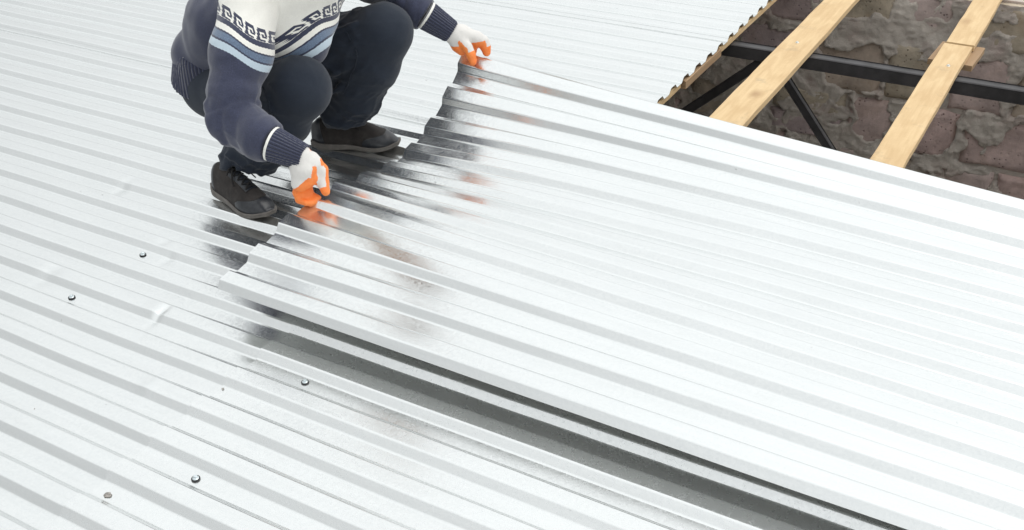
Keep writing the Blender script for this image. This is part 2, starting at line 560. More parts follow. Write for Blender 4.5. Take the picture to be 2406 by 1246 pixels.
# the loose sheet held up by the worker
zl = np.array([.114, .131, .162, .180, .173, .144, .119, .122, .154, .215, .298])
yl = np.array([1.675, 1.796, 1.924, 2.063, 2.182, 2.303, 2.425, 2.544, 2.664, 2.779, 2.885])
XN, ZN = [-1.93, 0.0, 2.1], [.114, .098, .045]
XF, ZF = [-1.93, -1.07, -.73, -.46, -.115, 2.1], [.298, .240, .198, .174, .146, .055]
ZOOM = 0.986
zl = 1.65 - (1.65 - zl) * ZOOM; yl = yl * ZOOM
ZN = [zl[0], 0.116, 0.050]; ZF = [zl[-1], .256, .214, .190, .162, .06]
XL0 = -1.926 * ZOOM
_zf = np.polyfit([-1.9, -1.6, -1.34, -1.07, -.73, -.46, -.115, 1.0, 2.1], [ZF[0], .284, .265, .248, .222, .200, .172, .105, .06], 3)
def loose_grid():
    xs = np.concatenate([np.linspace(XL0, -1.6, 12), np.linspace(-1.55, 2.1, 74)])
    s_loc = np.concatenate([[-SL / P], np.arange(11), [10 + (TW + SL) / P]])
    C = []
    for j in range(11):
        C += [(j * P - SL, 0.0), (j * P, HR), (j * P + TW, HR), (j * P + TW + SL, 0.0)]
    prof = fillet(C)
    G = np.zeros((len(xs), len(prof), 3))
    for a, x in enumerate(xs):
        zn, zf = np.interp(x, XN, ZN), np.polyval(_zf, x)
        lin0 = zl[0] + (zl[-1] - zl[0]) * np.arange(11) / 10
        g = math.exp(-((x - XL0) / 1.15)) * 0.9 + 0.10 * math.exp(-((x - XL0) / 4))
        z = zn + (zf - zn) * np.arange(11) / 10 + (zl - lin0) * g
        wv = 0.003 * (1 - math.exp(-(x - XL0) / 0.8)) * np.sin(np.arange(11) * 1.15 + 0.6 * x + 0.8)
        z = z + wv
        if a == 0 or True:
            dy = np.sqrt(np.maximum(P * P - np.diff(z) ** 2, 1e-6)) * (1 - 0.035 * math.exp(-(x - XL0) / 0.5) * 0)
            y = yl[0] + np.concatenate([[0], np.cumsum(dy)])
            w = math.exp(-(x - XL0) / 0.6)
            y = y * (1 - w) + yl * w
        yy = np.concatenate([[y[0] - (y[1] - y[0])], y, [2 * y[-1] - y[-2]]])
        zz = np.concatenate([[z[0] - (z[1] - z[0])], z, [2 * z[-1] - z[-2]]])
        cm = catmull(np.stack([yy, zz], 1), 10)[:, :2]     # fine base curve, s = -1 .. 11
        sv = np.linspace(-1, 11, len(cm))
        s = prof[:, 0] / P
        by = np.interp(s, sv, cm[:, 0]); bz = np.interp(s, sv, cm[:, 1])
        ty = np.interp(s, sv, np.gradient(cm[:, 0])); tz = np.interp(s, sv, np.gradient(cm[:, 1]))
        L = np.hypot(ty, tz); ty, tz = ty / L, tz / L
        v = prof[:, 1] - HR
        G[a, :, 0] = x
        G[a, :, 1] = by - tz * v
        G[a, :, 2] = bz + ty * v
    Pn = G.reshape(-1, 3) * [1, 1.5, 0]
    G[:, :, 2] += 0.0010 * fbm(Pn, 0.35, 3, 31).reshape(G.shape[:2])
    return G
LG = loose_grid()
sheet_obj('roofing_sheet', LG, 'loose galvanised corrugated sheet lifted by both gloved hands, laid across the roof')

# ------------------------------------------------------------------ screws with sealing washers
def make_screw(loc, label, rz=0.3):
    t = empty('roofing_screw', loc, rz)
    tag(t, label, 'screw', 'hex-head roofing screws')
    v, f = raw_lathe([(0.0095, 0), (0.0102, 0.0012), (0.0098, 0.0026), (0.004, 0.0028)], 20)
    obj('rubber_washer', mesh_from('rubber_washer', v, f), RUBBER, t)
    v, f = raw_lathe([(0.0078, 0.0029), (0.0076, 0.0035), (0.004, 0.0042), (0.003, 0.0042)], 20)
    obj('steel_washer', mesh_from('steel_washer', v, f), ZINC, t)
    v, f = raw_lathe([(0.0046, 0.0043), (0.0046, 0.0085), (0.0036, 0.0094), (0.001, 0.0095)], 6)
    w, g = raw_lathe([(0.0062, 0.0040), (0.0060, 0.0050), (0.0045, 0.0054)], 16)
    V, F = join_raw([(v, f), (w, g)])
    obj('hex_head', mesh_from('hex_head', V, F, False), ZINC, t)
    return t
make_screw((-2.368, 1.790, 0.0022), 'hex screw with black washer, left of the worker and farthest from the camera')
make_screw((-2.377, 1.530, 0.0008), 'hex screw with black washer, leftmost on the roof near the dented rib', 1.1)
make_screw((-1.537, 1.535, 0.0036), 'hex screw with black washer in the grey channel below the lifted sheet', 0.7)
make_screw((-1.533, 1.150, 0.0036), 'hex screw with black washer nearest the camera, at the lower left', 0.1)

def clump(loc, r, label, seed, n=9, sq=0.5):
    parts = []
    rg = random.Random(seed)
    for i in range(n):
        v, f = raw_lathe([(0.0002, -0.6), (0.8, -0.5), (1.0, 0.0), (0.7, 0.6), (0.01, 0.9)], 7)
        s = r * rg.uniform(0.25, 0.5)
        v = v * [s * rg.uniform(.7, 1.3), s * rg.uniform(.7, 1.3), s * sq]
        a = rg.uniform(0, 6.28); d = r * rg.uniform(0, 0.8)
        v = v + [math.cos(a) * d, math.sin(a) * d, s * 0.25]
        parts.append((v, f))
    V, F = join_raw(parts)
    return tag(obj('dirt_clump', mesh_from('dirt_clump', V, F), DIRT, None, loc), label, 'dirt')
DIRT = m_simple('dried_mud', (0.30, 0.28, 0.26), 0.9, 0, 120, 0.5, 0.5)
clump((-1.668, 1.020, 0.004), 0.0095, 'crumbly grey dirt clump on the sheet in the lower left corner', 3, 14)
clump((-1.703, 1.420, 0.004), 0.006, 'pale brown dirt speck below the dented rib', 4, 6, 0.3)
clump((-2.045, 1.135, 0.016), 0.003, 'tiny dark dirt speck near the left edge', 5, 3)

# ------------------------------------------------------------------ roof timbers and steel
def board(name, x0, x1, y0, y1, z0, z1, mat, label, seed, rot=0.0, group='pine roof battens', wob=0.0018):
    ny = max(2, int((y1 - y0) / 0.03))
    ys = np.linspace(y0, y1, ny)
    sec = np.array([(x0, z0), (x1, z0), (x1, z0 + 0.003), (x1, z1 - 0.002), (x1 - 0.002, z1),
                    (x1 - (x1 - x0) * .33, z1), (x1 - (x1 - x0) * .66, z1), (x0 + 0.002, z1), (x0, z1 - 0.002), (x0, z0 + 0.003)])
    k = len(sec)
    side = np.where(sec[:, 0] < (x0 + x1) / 2, -1.0, 1.0)
    Yg, Xg = np.meshgrid(ys, sec[:, 0], indexing='ij'); Zg = np.broadcast_to(sec[:, 1], Yg.shape); Sg = np.broadcast_to(side, Yg.shape)
    dd = fbm(np.stack([Sg.ravel() * 3 + seed, Yg.ravel(), Yg.ravel() * 0], 1), 0.25, 4, seed).reshape(Yg.shape) * wob
    dz = 0.0006 * fbm(np.stack([Xg.ravel() * 7, Yg.ravel(), Zg.ravel() * 5 + seed], 1), 0.2, 2, seed).reshape(Yg.shape)
    V = np.stack([Xg + dd, Yg, Zg + dz], 2).reshape(-1, 3)
    F = []
    for j in range(ny - 1):
        for a in range(k):
            b = (a + 1) % k
            F.append([j * k + a, j * k + b, (j + 1) * k + b, (j + 1) * k + a])
    F.append(list(range(k))[::-1]); F.append([(ny - 1) * k + a for a in range(k)])
    c = np.array([(x0 + x1) / 2, (y0 + y1) / 2, 0])
    me = mesh_from(name, np.array(V) - c, F, False)
    o = obj(name, me, mat, None, tuple(c)); o.rotation_euler = (0, 0, rot)
    return tag(o, label, 'board', group)

BT = 0.027
board('batten', -1.225, -1.09, 0.1, 5.55, -BT, -0.001, WOOD, 'long pine batten nearest the roof edge, over the dark steel beam', 11)
board('batten', -0.620, -0.508, 0.1, 4.592, -BT, -0.001, WOOD, 'pine batten with a butted end above the splice board, front piece', 12, rot=0.0)
board('batten', -0.612, -0.500, 4.600, 5.55, -BT + 0.004, 0.003, WOOD, 'rear pine batten whose end butts the front one at the splice', 13, rot=0.0)
board('splice_board', -0.645, -0.472, 4.45, 4.68, -0.052, -BT - 0.001, WOOD_OLD, 'short brown board tucked under the butted batten ends', 14, rot=-0.05, group='roof packing boards')
board('batten', -1.560, -1.437, 4.14, 5.55, -BT, -0.001, WOOD, 'pine batten under the far part of the roof edge', 15)
board('batten', -1.555, -1.425, 3.74, 4.135, -0.034, -0.001, WOOD_OLD, 'short thick brown batten under the middle of the roof edge', 16)
board('batten', -1.560, -1.440, 0.1, 3.73, -BT, -0.001, WOOD, 'pine batten under the near part of the roof edge', 17)
for i, (x, l) in enumerate([(0.0, 'pine batten next to the right of the butted one, outside the picture'), (0.6, 'pine batten two places right of the butted one, outside the picture')]):
    board('batten', x, x + 0.12, 0.1, 5.55, -BT, -0.001, WOOD, l, 20 + i)

def batten_screw(loc, label):
    t = empty('batten_screw', loc)
    tag(t, label, 'screw', 'screws in the pine battens')
    v, f = raw_lathe([(0.0075, 0), (0.0072, 0.0018), (0.003, 0.002)], 16)
    obj('washer', mesh_from('washer', v, f), ZINC, t)
    v, f = raw_lathe([(0.0052, 0.0018), (0.0050, 0.0058), (0.002, 0.0065)], 6)
    obj('hex_head', mesh_from('hex_head', v, f, False), ZINC, t)
batten_screw((-1.165, 4.335, -0.001), 'bright screw head in the long pine batten by the roof edge')
batten_screw((-0.553, 4.337, -0.001), 'bright screw head in the butted pine batten')

def beam_raw(a, b, w, h):
    """rectangular tube between points a and b in an XZ plane"""
    a = np.array(a, float); b = np.array(b, float); d = (b - a) / np.linalg.norm(b - a)
    u = np.array([0, 1, 0.0]); n = np.cross(d, u); V = []
    sec = []
    c = 0.004
    for sx, sz in ((-1, -1), (1, -1), (1, 1), (-1, 1)):
        for k in (0, 1):
            x = sx * (w / 2 - (c if (k == 0) == (sx * sz > 0) else 0)); z = sz * (h / 2 - (c if (k == 1) == (sx * sz > 0) else 0))
            sec.append((x, z))
    for P0 in (a, b):
        for x, z in sec: V.append(P0 + u * x + n * z)
    k = 8
    F = [[i, (i + 1) % k, k + (i + 1) % k, k + i] for i in range(k)] + [list(range(k))[::-1], [k + i for i in range(k)]]
    return np.array(V), F
truss = empty('steel_truss', (-1.2, 4.30, -2.0))
tag(truss, 'dark steel truss crossing the open roof under the battens', 'truss')
def tp(name, a, b, w, h):
    v, f = beam_raw(a, b, w, h); me = mesh_from(name, v - np.array([-1.2, 4.30, -2.0]), f, False)
    return obj(name, me, STEEL, truss)
ZB = -BT - 0.001 - 0.030
tp('top_chord', (-6.4, 4.30, ZB), (3.1, 4.30, ZB), 0.058, 0.058)
tp('bottom_chord', (-6.4, 4.30, -0.95), (3.1, 4.30, -0.95), 0.058, 0.058)
for k in range(-3, 3):
    xa = -1.25 + k * 1.66
    tp('web', (xa - .04, 4.30, ZB - 0.031), (xa - 0.97, 4.30, -0.919), 0.03, 0.04)
    tp('web', (xa + 0.01, 4.30, ZB - 0.031), (xa + 0.675, 4.30, -0.919), 0.03, 0.038)

# ------------------------------------------------------------------ rubble stone wall behind the opening
def m_stone():
    m = Mat('tuff_stone')
    oi = m.node('ShaderNodeObjectInfo'); tc = m.node('ShaderNodeTexCoord')
    off = m.mix(1.0, tc.outputs['Object'], m.mix(1.0, oi.outputs['Random'], 9.0, 'MULTIPLY'), 'ADD')
    base = m.ramp(oi.outputs['Random'], [(0.0, (0.56, 0.40, 0.37)), (0.2, (0.50, 0.40, 0.37)), (0.4, (0.46, 0.385, 0.30)),
                                        (0.58, (0.42, 0.35, 0.36)), (0.75, (0.56, 0.42, 0.385)), (0.9, (0.47, 0.40, 0.31))])
    n = m.noise(off, 9, 6, 0.65)
    c = m.mix(1.0, base, m.ramp(n, [(0.25, 0.62), (0.7, 1.3)]), 'MULTIPLY')
    rust = m.ramp(m.noise(off, 4, 4, 0.6), [(0.55, 0.0), (0.75, 0.5)])
    c = m.mix(rust, c, (0.27, 0.17, 0.10))
    pit = m.node('ShaderNodeTexVoronoi'); pit.inputs['Scale'].default_value = 45; m.L.new(off, pit.inputs['Vector'])
    pm = m.ramp(pit.outputs['Distance'], [(0.10, 0.0), (0.28, 1.0)])
    g = m.noise(off, 7, 2, 0.5); gate = m.ramp(g, [(0.45, 0.0), (0.6, 1.0)])
    hole = m.mix(gate, (1, 1, 1), pm)
    c = m.mix(1.0, c, m.mix(hole, (0.35, 0.33, 0.33), (1, 1, 1)), 'MULTIPLY')
    m.set(Base_Color=c, Roughness=0.95)
    b = m.bump(hole, 0.7, 0.004); m.bump(m.noise(off, 60, 6, 0.7), 0.7, 0.006, b)
    return m.m
def m_mortar():
    m = Mat('cement_mortar'); v = m.coord('Object')
    n = m.noise(v, 5, 6, 0.65)
    c = m.ramp(n, [(0.25, (0.36, 0.32, 0.285)), (0.5, (0.53, 0.475, 0.42)), (0.75, (0.66, 0.60, 0.54))])
    pink = m.ramp(m.noise(v, 7.3, 5, 0.65), [(0.50, 0.0), (0.70, 0.6)])
    c = m.mix(pink, c, (0.46, 0.34, 0.31))
    m.set(Base_Color=c, Roughness=0.95)
    b = m.bump(m.noise(v, 26, 8, 0.72), 0.9, 0.010); m.bump(m.noise(v, 150, 4, 0.7), 0.6, 0.003, b)
    return m.m
STONE, MORTAR = m_stone(), m_mortar()
WY = 5.30
def stone_wall():
    root = empty('stone_wall', (0, WY, -2.4))
    tag(root, 'rubble wall of pinkish tuff stones in grey cement behind the open roof', 'wall')
    base = np.array([0, WY, -2.4])
    X0, X1, Z0, Z1 = -3.2, 1.4, -1.75, -0.03
    # courses of stones of uneven size
    rg = random.Random(5)
    stones = []
    z = Z0
    while z < Z1 - 0.08:
        h = rg.uniform(0.19, 0.33)
        if Z1 - (z + h) < 0.1: h = Z1 - z
        x = X0 + rg.uniform(-0.3, 0)
        while x < X1:
            w = rg.uniform(0.22, 0.48)
            if rg.random() < 0.22 and h > 0.24:
                hh = h * rg.uniform(0.4, 0.6)
                stones.append((x, z, w, hh)); stones.append((x, z + hh, w, h - hh))
            else:
                stones.append((x, z, w, h))
            x += w
        z += h
    # mortar: dense relief that smears over the stones
    st = 0.0085
    xs = np.arange(X0, X1, st); zs = np.arange(Z0, Z1 + 1e-6, st)
    GX, GZ = np.meshgrid(xs, zs, indexing='ij')
    Pn = np.stack([GX.ravel(), GZ.ravel(), np.zeros(GX.size)], 1)
    wx = GX + 0.06 * fbm(Pn, 0.2, 4, 3).reshape(GX.shape); wz = GZ + 0.06 * fbm(Pn, 0.2, 4, 9).reshape(GX.shape)
    dist = np.full(GX.shape, -1.0)
    for (x, z, w, h) in stones:
        d = np.minimum(np.minimum(wx - x, x + w - wx), np.minimum(wz - z, z + h - wz))
        dist = np.maximum(dist, d)
    f1 = fbm(Pn, 0.22, 5, 21).reshape(GX.shape)
    edge = 0.060 + 0.085 * f1                     # how far mortar creeps over the stone
    cover = sstep(0.006, -0.010, dist - edge)     # crisp lip
    lip = np.exp(-((dist - edge + 0.010) / 0.010) ** 2) * 0.003
    f2 = fbm(Pn, 0.07, 5, 41).reshape(GX.shape); f3 = fbm(Pn, 0.3, 3, 51).reshape(GX.shape)
    rid = 1 - np.abs(fbm(Pn * [1, 2.2, 1], 0.12, 4, 61).reshape(GX.shape))
    hgt = -0.010 + cover * 0.028 + lip + cover * (0.006 * f2 + 0.0035 * fbm(Pn, 0.030, 3, 71).reshape(GX.shape) + 0.005 * f3 + 0.006 * sstep(0.8, 1.0, rid)) - 0.006 * sstep(0.02, -0.03, dist)
    Vm = np.stack([GX.ravel(), (WY - hgt).ravel(), GZ.ravel()], 1) - base
    nx, nz = GX.shape; I = np.arange(nx * nz).reshape(nx, nz)
    Q = np.stack([I[:-1, :-1].ravel(), I[1:, :-1].ravel(), I[1:, 1:].ravel(), I[:-1, 1:].ravel()], 1)
    obj('mortar', mesh_from('mortar', Vm, Q), MORTAR, root)
    v, f = raw_box(X0 - 3, 3.2, WY + 0.06, WY + 0.4, -2.4, Z1 - 0.002)
    obj('wall_core', mesh_from('wall_core', np.array(v) - base, f, False), MORTAR, root)
    for n, (x, z, w, h) in enumerate(stones):
        c = np.array([x + w / 2, WY, z + h / 2])
        nu = 14; u = np.linspace(-1, 1, nu)
        U, W = np.meshgrid(u, u, indexing='ij')
        k = 0.93
        a = np.stack([U.ravel() * w / 2 * k, np.zeros(U.size), W.ravel() * h / 2 * k], 1)
        rim = np.maximum(np.abs(U), np.abs(W)).ravel()
        wp = a + c
        bulge = 0.012 + 0.009 * fbm(wp, 0.12, 4, 77 + n) - 0.02 * sstep(0.86, 1.0, rim) + rg.uniform(-0.005, 0.005)
        bulge = bulge + rg.uniform(-0.012, 0.012) * a[:, 0] / w + rg.uniform(-0.012, 0.012) * a[:, 2] / h
        front = a.copy(); front[:, 1] = -bulge
        front[:, 0] += 0.008 * vnoise(wp, 0.07, n); front[:, 2] += 0.008 * vnoise(wp + 5, 0.07, n)
        I = np.arange(nu * nu).reshape(nu, nu)
        Fq = [list(q) for q in np.stack([I[:-1, :-1].ravel(), I[1:, :-1].ravel(), I[1:, 1:].ravel(), I[:-1, 1:].ravel()], 1).tolist()]
        ring = list(I[:, 0]) + list(I[-1, 1:]) + list(I[-2::-1, -1]) + list(I[0, -2:0:-1])
        m0 = nu * nu; back = front[ring].copy(); back[:, 1] = 0.10
        V = np.concatenate([front, back]); r = len(ring)
        for j in range(r):
            j2 = (j + 1) % r
            Fq.append([int(ring[j2]), int(ring[j]), m0 + j, m0 + j2])
        Fq.append([m0 + j for j in range(r)][::-1])
        obj('stone', mesh_from('stone', V, Fq), STONE, root, tuple(c - base))
stone_wall()

# rest of the building, ground
PLASTER = m_simple('grey_render', (0.45, 0.44, 0.41), 0.9, 0, 6, 0.2, 0.4, 0.01)
EARTH = m_simple('dry_earth', (0.20, 0.17, 0.13), 0.95, 0, 0.6, 0.3, 0.4, 0.05)
def bwall(x0, x1, y0, y1, z0, z1, label):
    v, f = raw_box(x0, x1, y0, y1, z0, z1)
    tag(obj('building_wall', mesh_from('building_wall', v, f, False), PLASTER), label, 'wall', 'outer walls under the roof')
bwall(-6.4, 3.15, -0.75, -0.45, -4.6, -0.04, 'rendered outer wall under the near edge of the roof')
bwall(-6.7, -6.405, -0.75, 5.7, -4.6, -0.04, 'rendered gable wall at the far left of the roof')
bwall(3.155, 3.4, -0.75, 5.7, -4.6, -0.04, 'rendered gable wall at the right of the roof')
bwall(-6.4, 3.15, WY + 0.405, WY + 0.5, -4.6, -0.06, 'rendered outer face behind the rubble stone wall')
v, f = raw_box(-6.4, 3.15, -0.44, WY + 0.4, -2.6, -2.41)
tag(obj('attic_floor', mesh_from('attic_floor', v, f, False), PLASTER), kind='structure')
v, f = raw_box(-400, 400, -400, 400, -5.0, -4.6)
tag(obj('ground', mesh_from('ground', v, f, False), EARTH), kind='structure')

# ------------------------------------------------------------------ the crouching worker
def cloth_mat(name, c0, c1, rough=0.9, weave=700, wstr=0.25, fuzz=0.3):
    m = Mat(name); v = m.coord('Object')
    n = m.noise(v, 14, 4, 0.6); w = m.noise(v, weave, 2, 0.6)
    c = m.ramp(n, [(0.3, c0), (0.7, c1)])
    c = m.mix(1.0, c, m.ramp(w, [(0.3, 0.78), (0.7, 1.18)]), 'MULTIPLY')
    m.set(Base_Color=c, Roughness=rough)
    m.b.inputs['Sheen Weight'].default_value = fuzz * .5
    m.b.inputs['Specular IOR Level'].default_value = 0.2
    m.b.inputs['Sheen Roughness'].default_value = 0.5
    m.bump(w, wstr, 0.0012)
    return m.m

NAVY = (0.037, 0.043, 0.080); CREAM = (0.80, 0.79, 0.74); MIDBLUE = (0.125, 0.175, 0.26); PALE = (0.50, 0.60, 0.68)

def knit_mat(name, mode):
    """mode 'yoke': cream above, meander and stripes below, by the knit_v / knit_u rows and columns"""
    m = Mat(name); v = m.coord('Object')
    V = m.attr('knit_v'); U = m.attr('knit_u')
    if mode == 'yoke':
        # V in metres below the start of the meander band
        jag = m.math('MULTIPLY', m.math('PINGPONG', m.math('MULTIPLY', U, 1.0 / 0.0045), 1.0), 0.0010)
        Vj = m.math('ADD', V, jag)
        # meander bitmap, 9 columns x 7 rows, drawn row by row (1 = navy)
        rows = ['000000000',
                '001111110',
                '001000010',
                '001011010',
                '101001010',
                '101111010',
                '100000010',
                '111111110']
        rows = ['0001111111',
                '0011111111',
                '0011000011',
                '0111011011',
                '0110011110',
                '1110000000',
                '1111111001']
        per = 0.033; cell = 0.0041
        # slant: each row is shifted sideways like the photograph's leaning keys
        band = None
        us = m.math('ADD', U, m.math('MULTIPLY', V, -0.55))
        fr = m.math('FRACT', m.math('DIVIDE', us, per))
        for r, row in enumerate(rows):
            st = []; prev = None
            for i, ch in enumerate(row):
                if ch != prev: st.append((i / len(row), float(ch)))
                prev = ch
            if len(st) == 1: st.append((0.99, st[0][1]))
            rr = m.ramp(fr, st, 'CONSTANT')
            lo = m.math('GREATER_THAN', V, r * cell); hi = m.math('LESS_THAN', V, (r + 1) * cell)
            k = m.math('MULTIPLY', m.math('MULTIPLY', lo, hi), rr)
            band = k if band is None else m.math('MAXIMUM', band, k)
        H = len(rows) * cell
        scale = 0.14
        st = [(0.0, CREAM), ((H+.001) / scale, NAVY), ((H + .014) / scale, CREAM), ((H + .029) / scale, NAVY), ((H + .0335) / scale, MIDBLUE),
              ((H + .051) / scale, NAVY), ((H + .056) / scale, PALE), ((H + .075) / scale, NAVY)]
        col = m.ramp(m.math('DIVIDE', Vj, scale), st, 'CONSTANT')
        col = m.mix(band, col, NAVY)
    else:
        ring = m.math('MULTIPLY', m.math('GREATER_THAN', V, -0.0075), m.math('LESS_THAN', V, 0.0))
        col = m.mix(ring, NAVY, CREAM)
    n = m.noise(v, 10, 4, 0.6)
    w = m.noise(m.coord('Object', (1, 1, 1)), 330, 3, 0.8)
    col = m.mix(1.0, col, m.ramp(n, [(0.3, 0.92), (0.7, 1.06)]), 'MULTIPLY')
    col = m.mix(1.0, col, m.mix(m.math('GREATER_THAN', col, 0.3), m.ramp(w, [(0.3, 0.62), (0.7, 1.32)]), m.ramp(w, [(0.3, 0.93), (0.7, 1.04)])), 'MULTIPLY')
    m.set(Base_Color=col, Roughness=0.95)
    m.b.inputs['Sheen Weight'].default_value = 0.35
    m.b.inputs['Sheen Roughness'].default_value = 0.5
    b = m.bump(w, 0.25, 0.0015)
    if mode == 'cuff':
        rib = m.math('SINE', m.math('MULTIPLY', U, 1.0))
        inside = m.math('GREATER_THAN', V, 0.0)
        h = m.math('MULTIPLY', rib, inside)
        m.bump(h, 0.5, 0.0020, b)
        dk = m.mix(inside, (1, 1, 1), m.ramp(m.math('MULTIPLY_ADD', rib, 0.5, 0.5), [(0.0, 0.6), (0.5, 1.0)]))
        m.set(Base_Color=m.mix(1.0, col, dk, 'MULTIPLY'))
    return m.m

SKIN = Mat('skin'); SKIN.set(Base_Color=(0.52, 0.32, 0.22), Roughness=0.5); SKIN.b.inputs['Subsurface Weight'].default_value = 0.1; SKIN = SKIN.m
HAIR = cloth_mat('dark_hair', (0.015, 0.011, 0.009), (0.03, 0.022, 0.016), 0.6, 300, 0.8, 0.0)
TROUSER = cloth_mat('charcoal_twill', (0.019, 0.025, 0.038), (0.026, 0.033, 0.047), 0.85, 900, 0.15, 0.25)
YOKE, CUFFM = knit_mat('patterned_knit', 'yoke'), knit_mat('ribbed_knit', 'cuff')

def fit_plane(pts):
    a, b, c = (np.array(p, float) for p in pts)
    n = np.cross(b - a, c - a); n /= np.linalg.norm(n)
    return a, (n if n[2] < 0 else -n)

person = empty('person', (-2.3, 2.4, 0.0))
tag(person, 'crouching worker in patterned navy and cream sweater, dark trousers and orange gloves', 'person')
PB = np.array([-2.3, 2.4, 0.0])
def part(name, V, Q, mat, parent=None, attrs=None, base=PB):
    me = mesh_from(name, V - base, Q)
    for k, a in (attrs or {}).items(): add_attr(me, k, a)
    return obj(name, me, mat, parent if parent is not None else person)

def limb_coords(V, pts, up=(0, 0, 1)):
    """arc position along a bone chain, angle around it, distance"""
    pts = np.array(pts, float); best = np.full(len(V), 1e9); T = np.zeros(len(V)); A = np.zeros(len(V)); s0 = 0
    for i in range(len(pts) - 1):
        a, b = pts[i], pts[i + 1]; d = b - a; L = np.linalg.norm(d); d = d / L
        t = (V - a) @ d; tc = np.clip(t, 0 if i else -0.3, L if i < len(pts) - 2 else L + 0.3)
        q = V - a - tc[:, None] * d; D = np.linalg.norm(q, axis=1)
        u = np.cross(d, up); u /= np.linalg.norm(u); w = np.cross(u, d)
        m = D < best; best[m] = D[m]; T[m] = (s0 + tc)[m]; A[m] = np.arctan2(q @ w, q @ u)[m]; s0 += L
    return T, A, best

def crease(T, A, D, sT, sA, seed):
    """sharp directional cloth folds running round a limb"""
    P3 = np.stack([T * sT + .35 * np.sin(A * 1.0 + seed), np.cos(A) * sA / 3 + T * 1.5, np.sin(A) * sA / 3], 1)
    n1 = vnoise(P3, .42, seed); n2 = vnoise(P3 * [1.9, 1.3, 1.3], .42, seed + 7)
    return (1 - np.abs(n1) * 2.2).clip(0, 1) ** 2 + 0.5 * (1 - np.abs(n2) * 2.4).clip(0, 1) ** 2 - 0.45

# --- joints (metres)
SHN, SHM, EL0, ELN, FON, CUN, WRN = [np.array(p) for p in ((-2.21, 2.25, .665), (-2.165, 2.13, .555), (-2.150, 2.055, .462), (-2.142, 2.03, .398), (-2.040, 2.03, .355), (-1.985, 2.04, .332), (-1.915, 2.058, .309))]
SHF, ELF, FOF, CUF, WRF = [np.array(p) for p in ((-2.12, 2.62, .66), (-2.135, 2.80, .555), (-2.03, 2.82, .488), (-1.990, 2.832, .462), (-1.932, 2.868, .410))]
def toward(p, k=ZOOM):
    c = np.array([0, 0, CAM_H]); return c + (np.array(p) - c) * k
WRN0, FON0, WRF0 = WRN.copy(), FON.copy(), WRF.copy()
FON, CUN, WRN = toward(FON, .993), toward(CUN), toward(WRN)
FOF, CUF, WRF = toward(FOF, .993), toward(CUF), toward(WRF)
NECK = np.array([-2.06, 2.42, .715]); PEL = np.array([-2.565, 2.45, .315])
HIN, KNN, ANN = np.array([-2.50, 2.37, .295]), np.array([-2.092, 2.272, .405]), np.array([-2.325, 2.205, .125])
HIF, KNF, ANF = np.array([-2.49, 2.54, .310]), np.array([-2.045, 2.652, .465]), np.array([-2.25, 2.615, .125])

# --- body (head, neck, trunk, forearms under the clothes): one continuous mesh
HC = np.array([-1.945, 2.39, .905])
def body():
    Fd = Field((-2.75, 1.95, .2), (-1.78, 2.95, 1.08), 0.008)
    Fd.cone(PEL + (0.03, 0, .05), (-2.2, 2.42, .58), .095, .115, .03, (0, 1, 0), .75)
    Fd.chain([SHN, ELN, WRN], [.05, .035, .018], .02); Fd.chain([SHF, ELF, WRF], [.05, .035, .018], .02)
    Fd.cone(SHN, SHF, .06, .06, .04)
    Fd.cone(NECK + (-.03, 0, -.03), HC + (-.03, 0, -.06), .058, .055, .02)
    f = np.array([.80, -.02, -.60]); f /= np.linalg.norm(f); u = np.array([.60, 0, .80]); sde = np.cross(u, f)
    Fd.cone(HC - f * .025 + u * .03, HC + f * .03 + u * .02, .088, .078, .03, sde, 1.12)       # skull
    Fd.cone(HC + f * .045 - u * .04, HC + f * .055 - u * .085, .052, .036, .03, sde, .95)      # jaw
    Fd.cone(HC + f * .098 + u * .005, HC + f * .122 - u * .035, .008, .014, .012)             # nose
    Fd.cone(HC + f * .092 - u * .066 + sde * .02, HC + f * .092 - u * .066 - sde * .02, .009, .009, .008)  # mouth
    for s in (-1, 1):
        Fd.cone(HC + sde * s * .078 - f * .005 + u * .012, HC + sde * s * .080 - f * .005 - u * .035, .014, .010, .006)
        Fd.cone(HC + f * .098 + sde * s * .033 + u * .012, HC + f * .1 + sde * s * .036 + u * .012, .014, .014, .008, mode='sub')
        Fd.cone(HC + f * .084 + sde * s * .033 + u * .012, HC + f * .085 + sde * s * .034 + u * .012, .013, .013, .002)
        Fd.cone(HC + f * .098 + sde * s * .020 + u * .034, HC + f * .090 + sde * s * .048 + u * .034, .007, .006, .008)
    V, Q = Fd.mesh(); V = relax(V, Q, 1, .4)
    part('body', V, Q, SKIN)
    Hd = Field(HC - .17, HC + .17, 0.006)
    Hd.cone(HC - f * .035 + u * .045, HC + f * .02 + u * .045, .094, .080, .03, sde, 1.1)
    Hd.cone(HC - f * .05 + u * .0, HC - f * .045 - u * .04, .072, .05, .03, sde, 1.05)
    V, Q = Hd.mesh()
    keep = ((V - HC) @ f - 0.052 - 0.35 * ((V - HC) @ u - .06)) 
    V = V + 0.003 * vnoise(V * [1, 1, 1], .008, 4)[:, None]
    part('hair', V, Q, HAIR)
body()

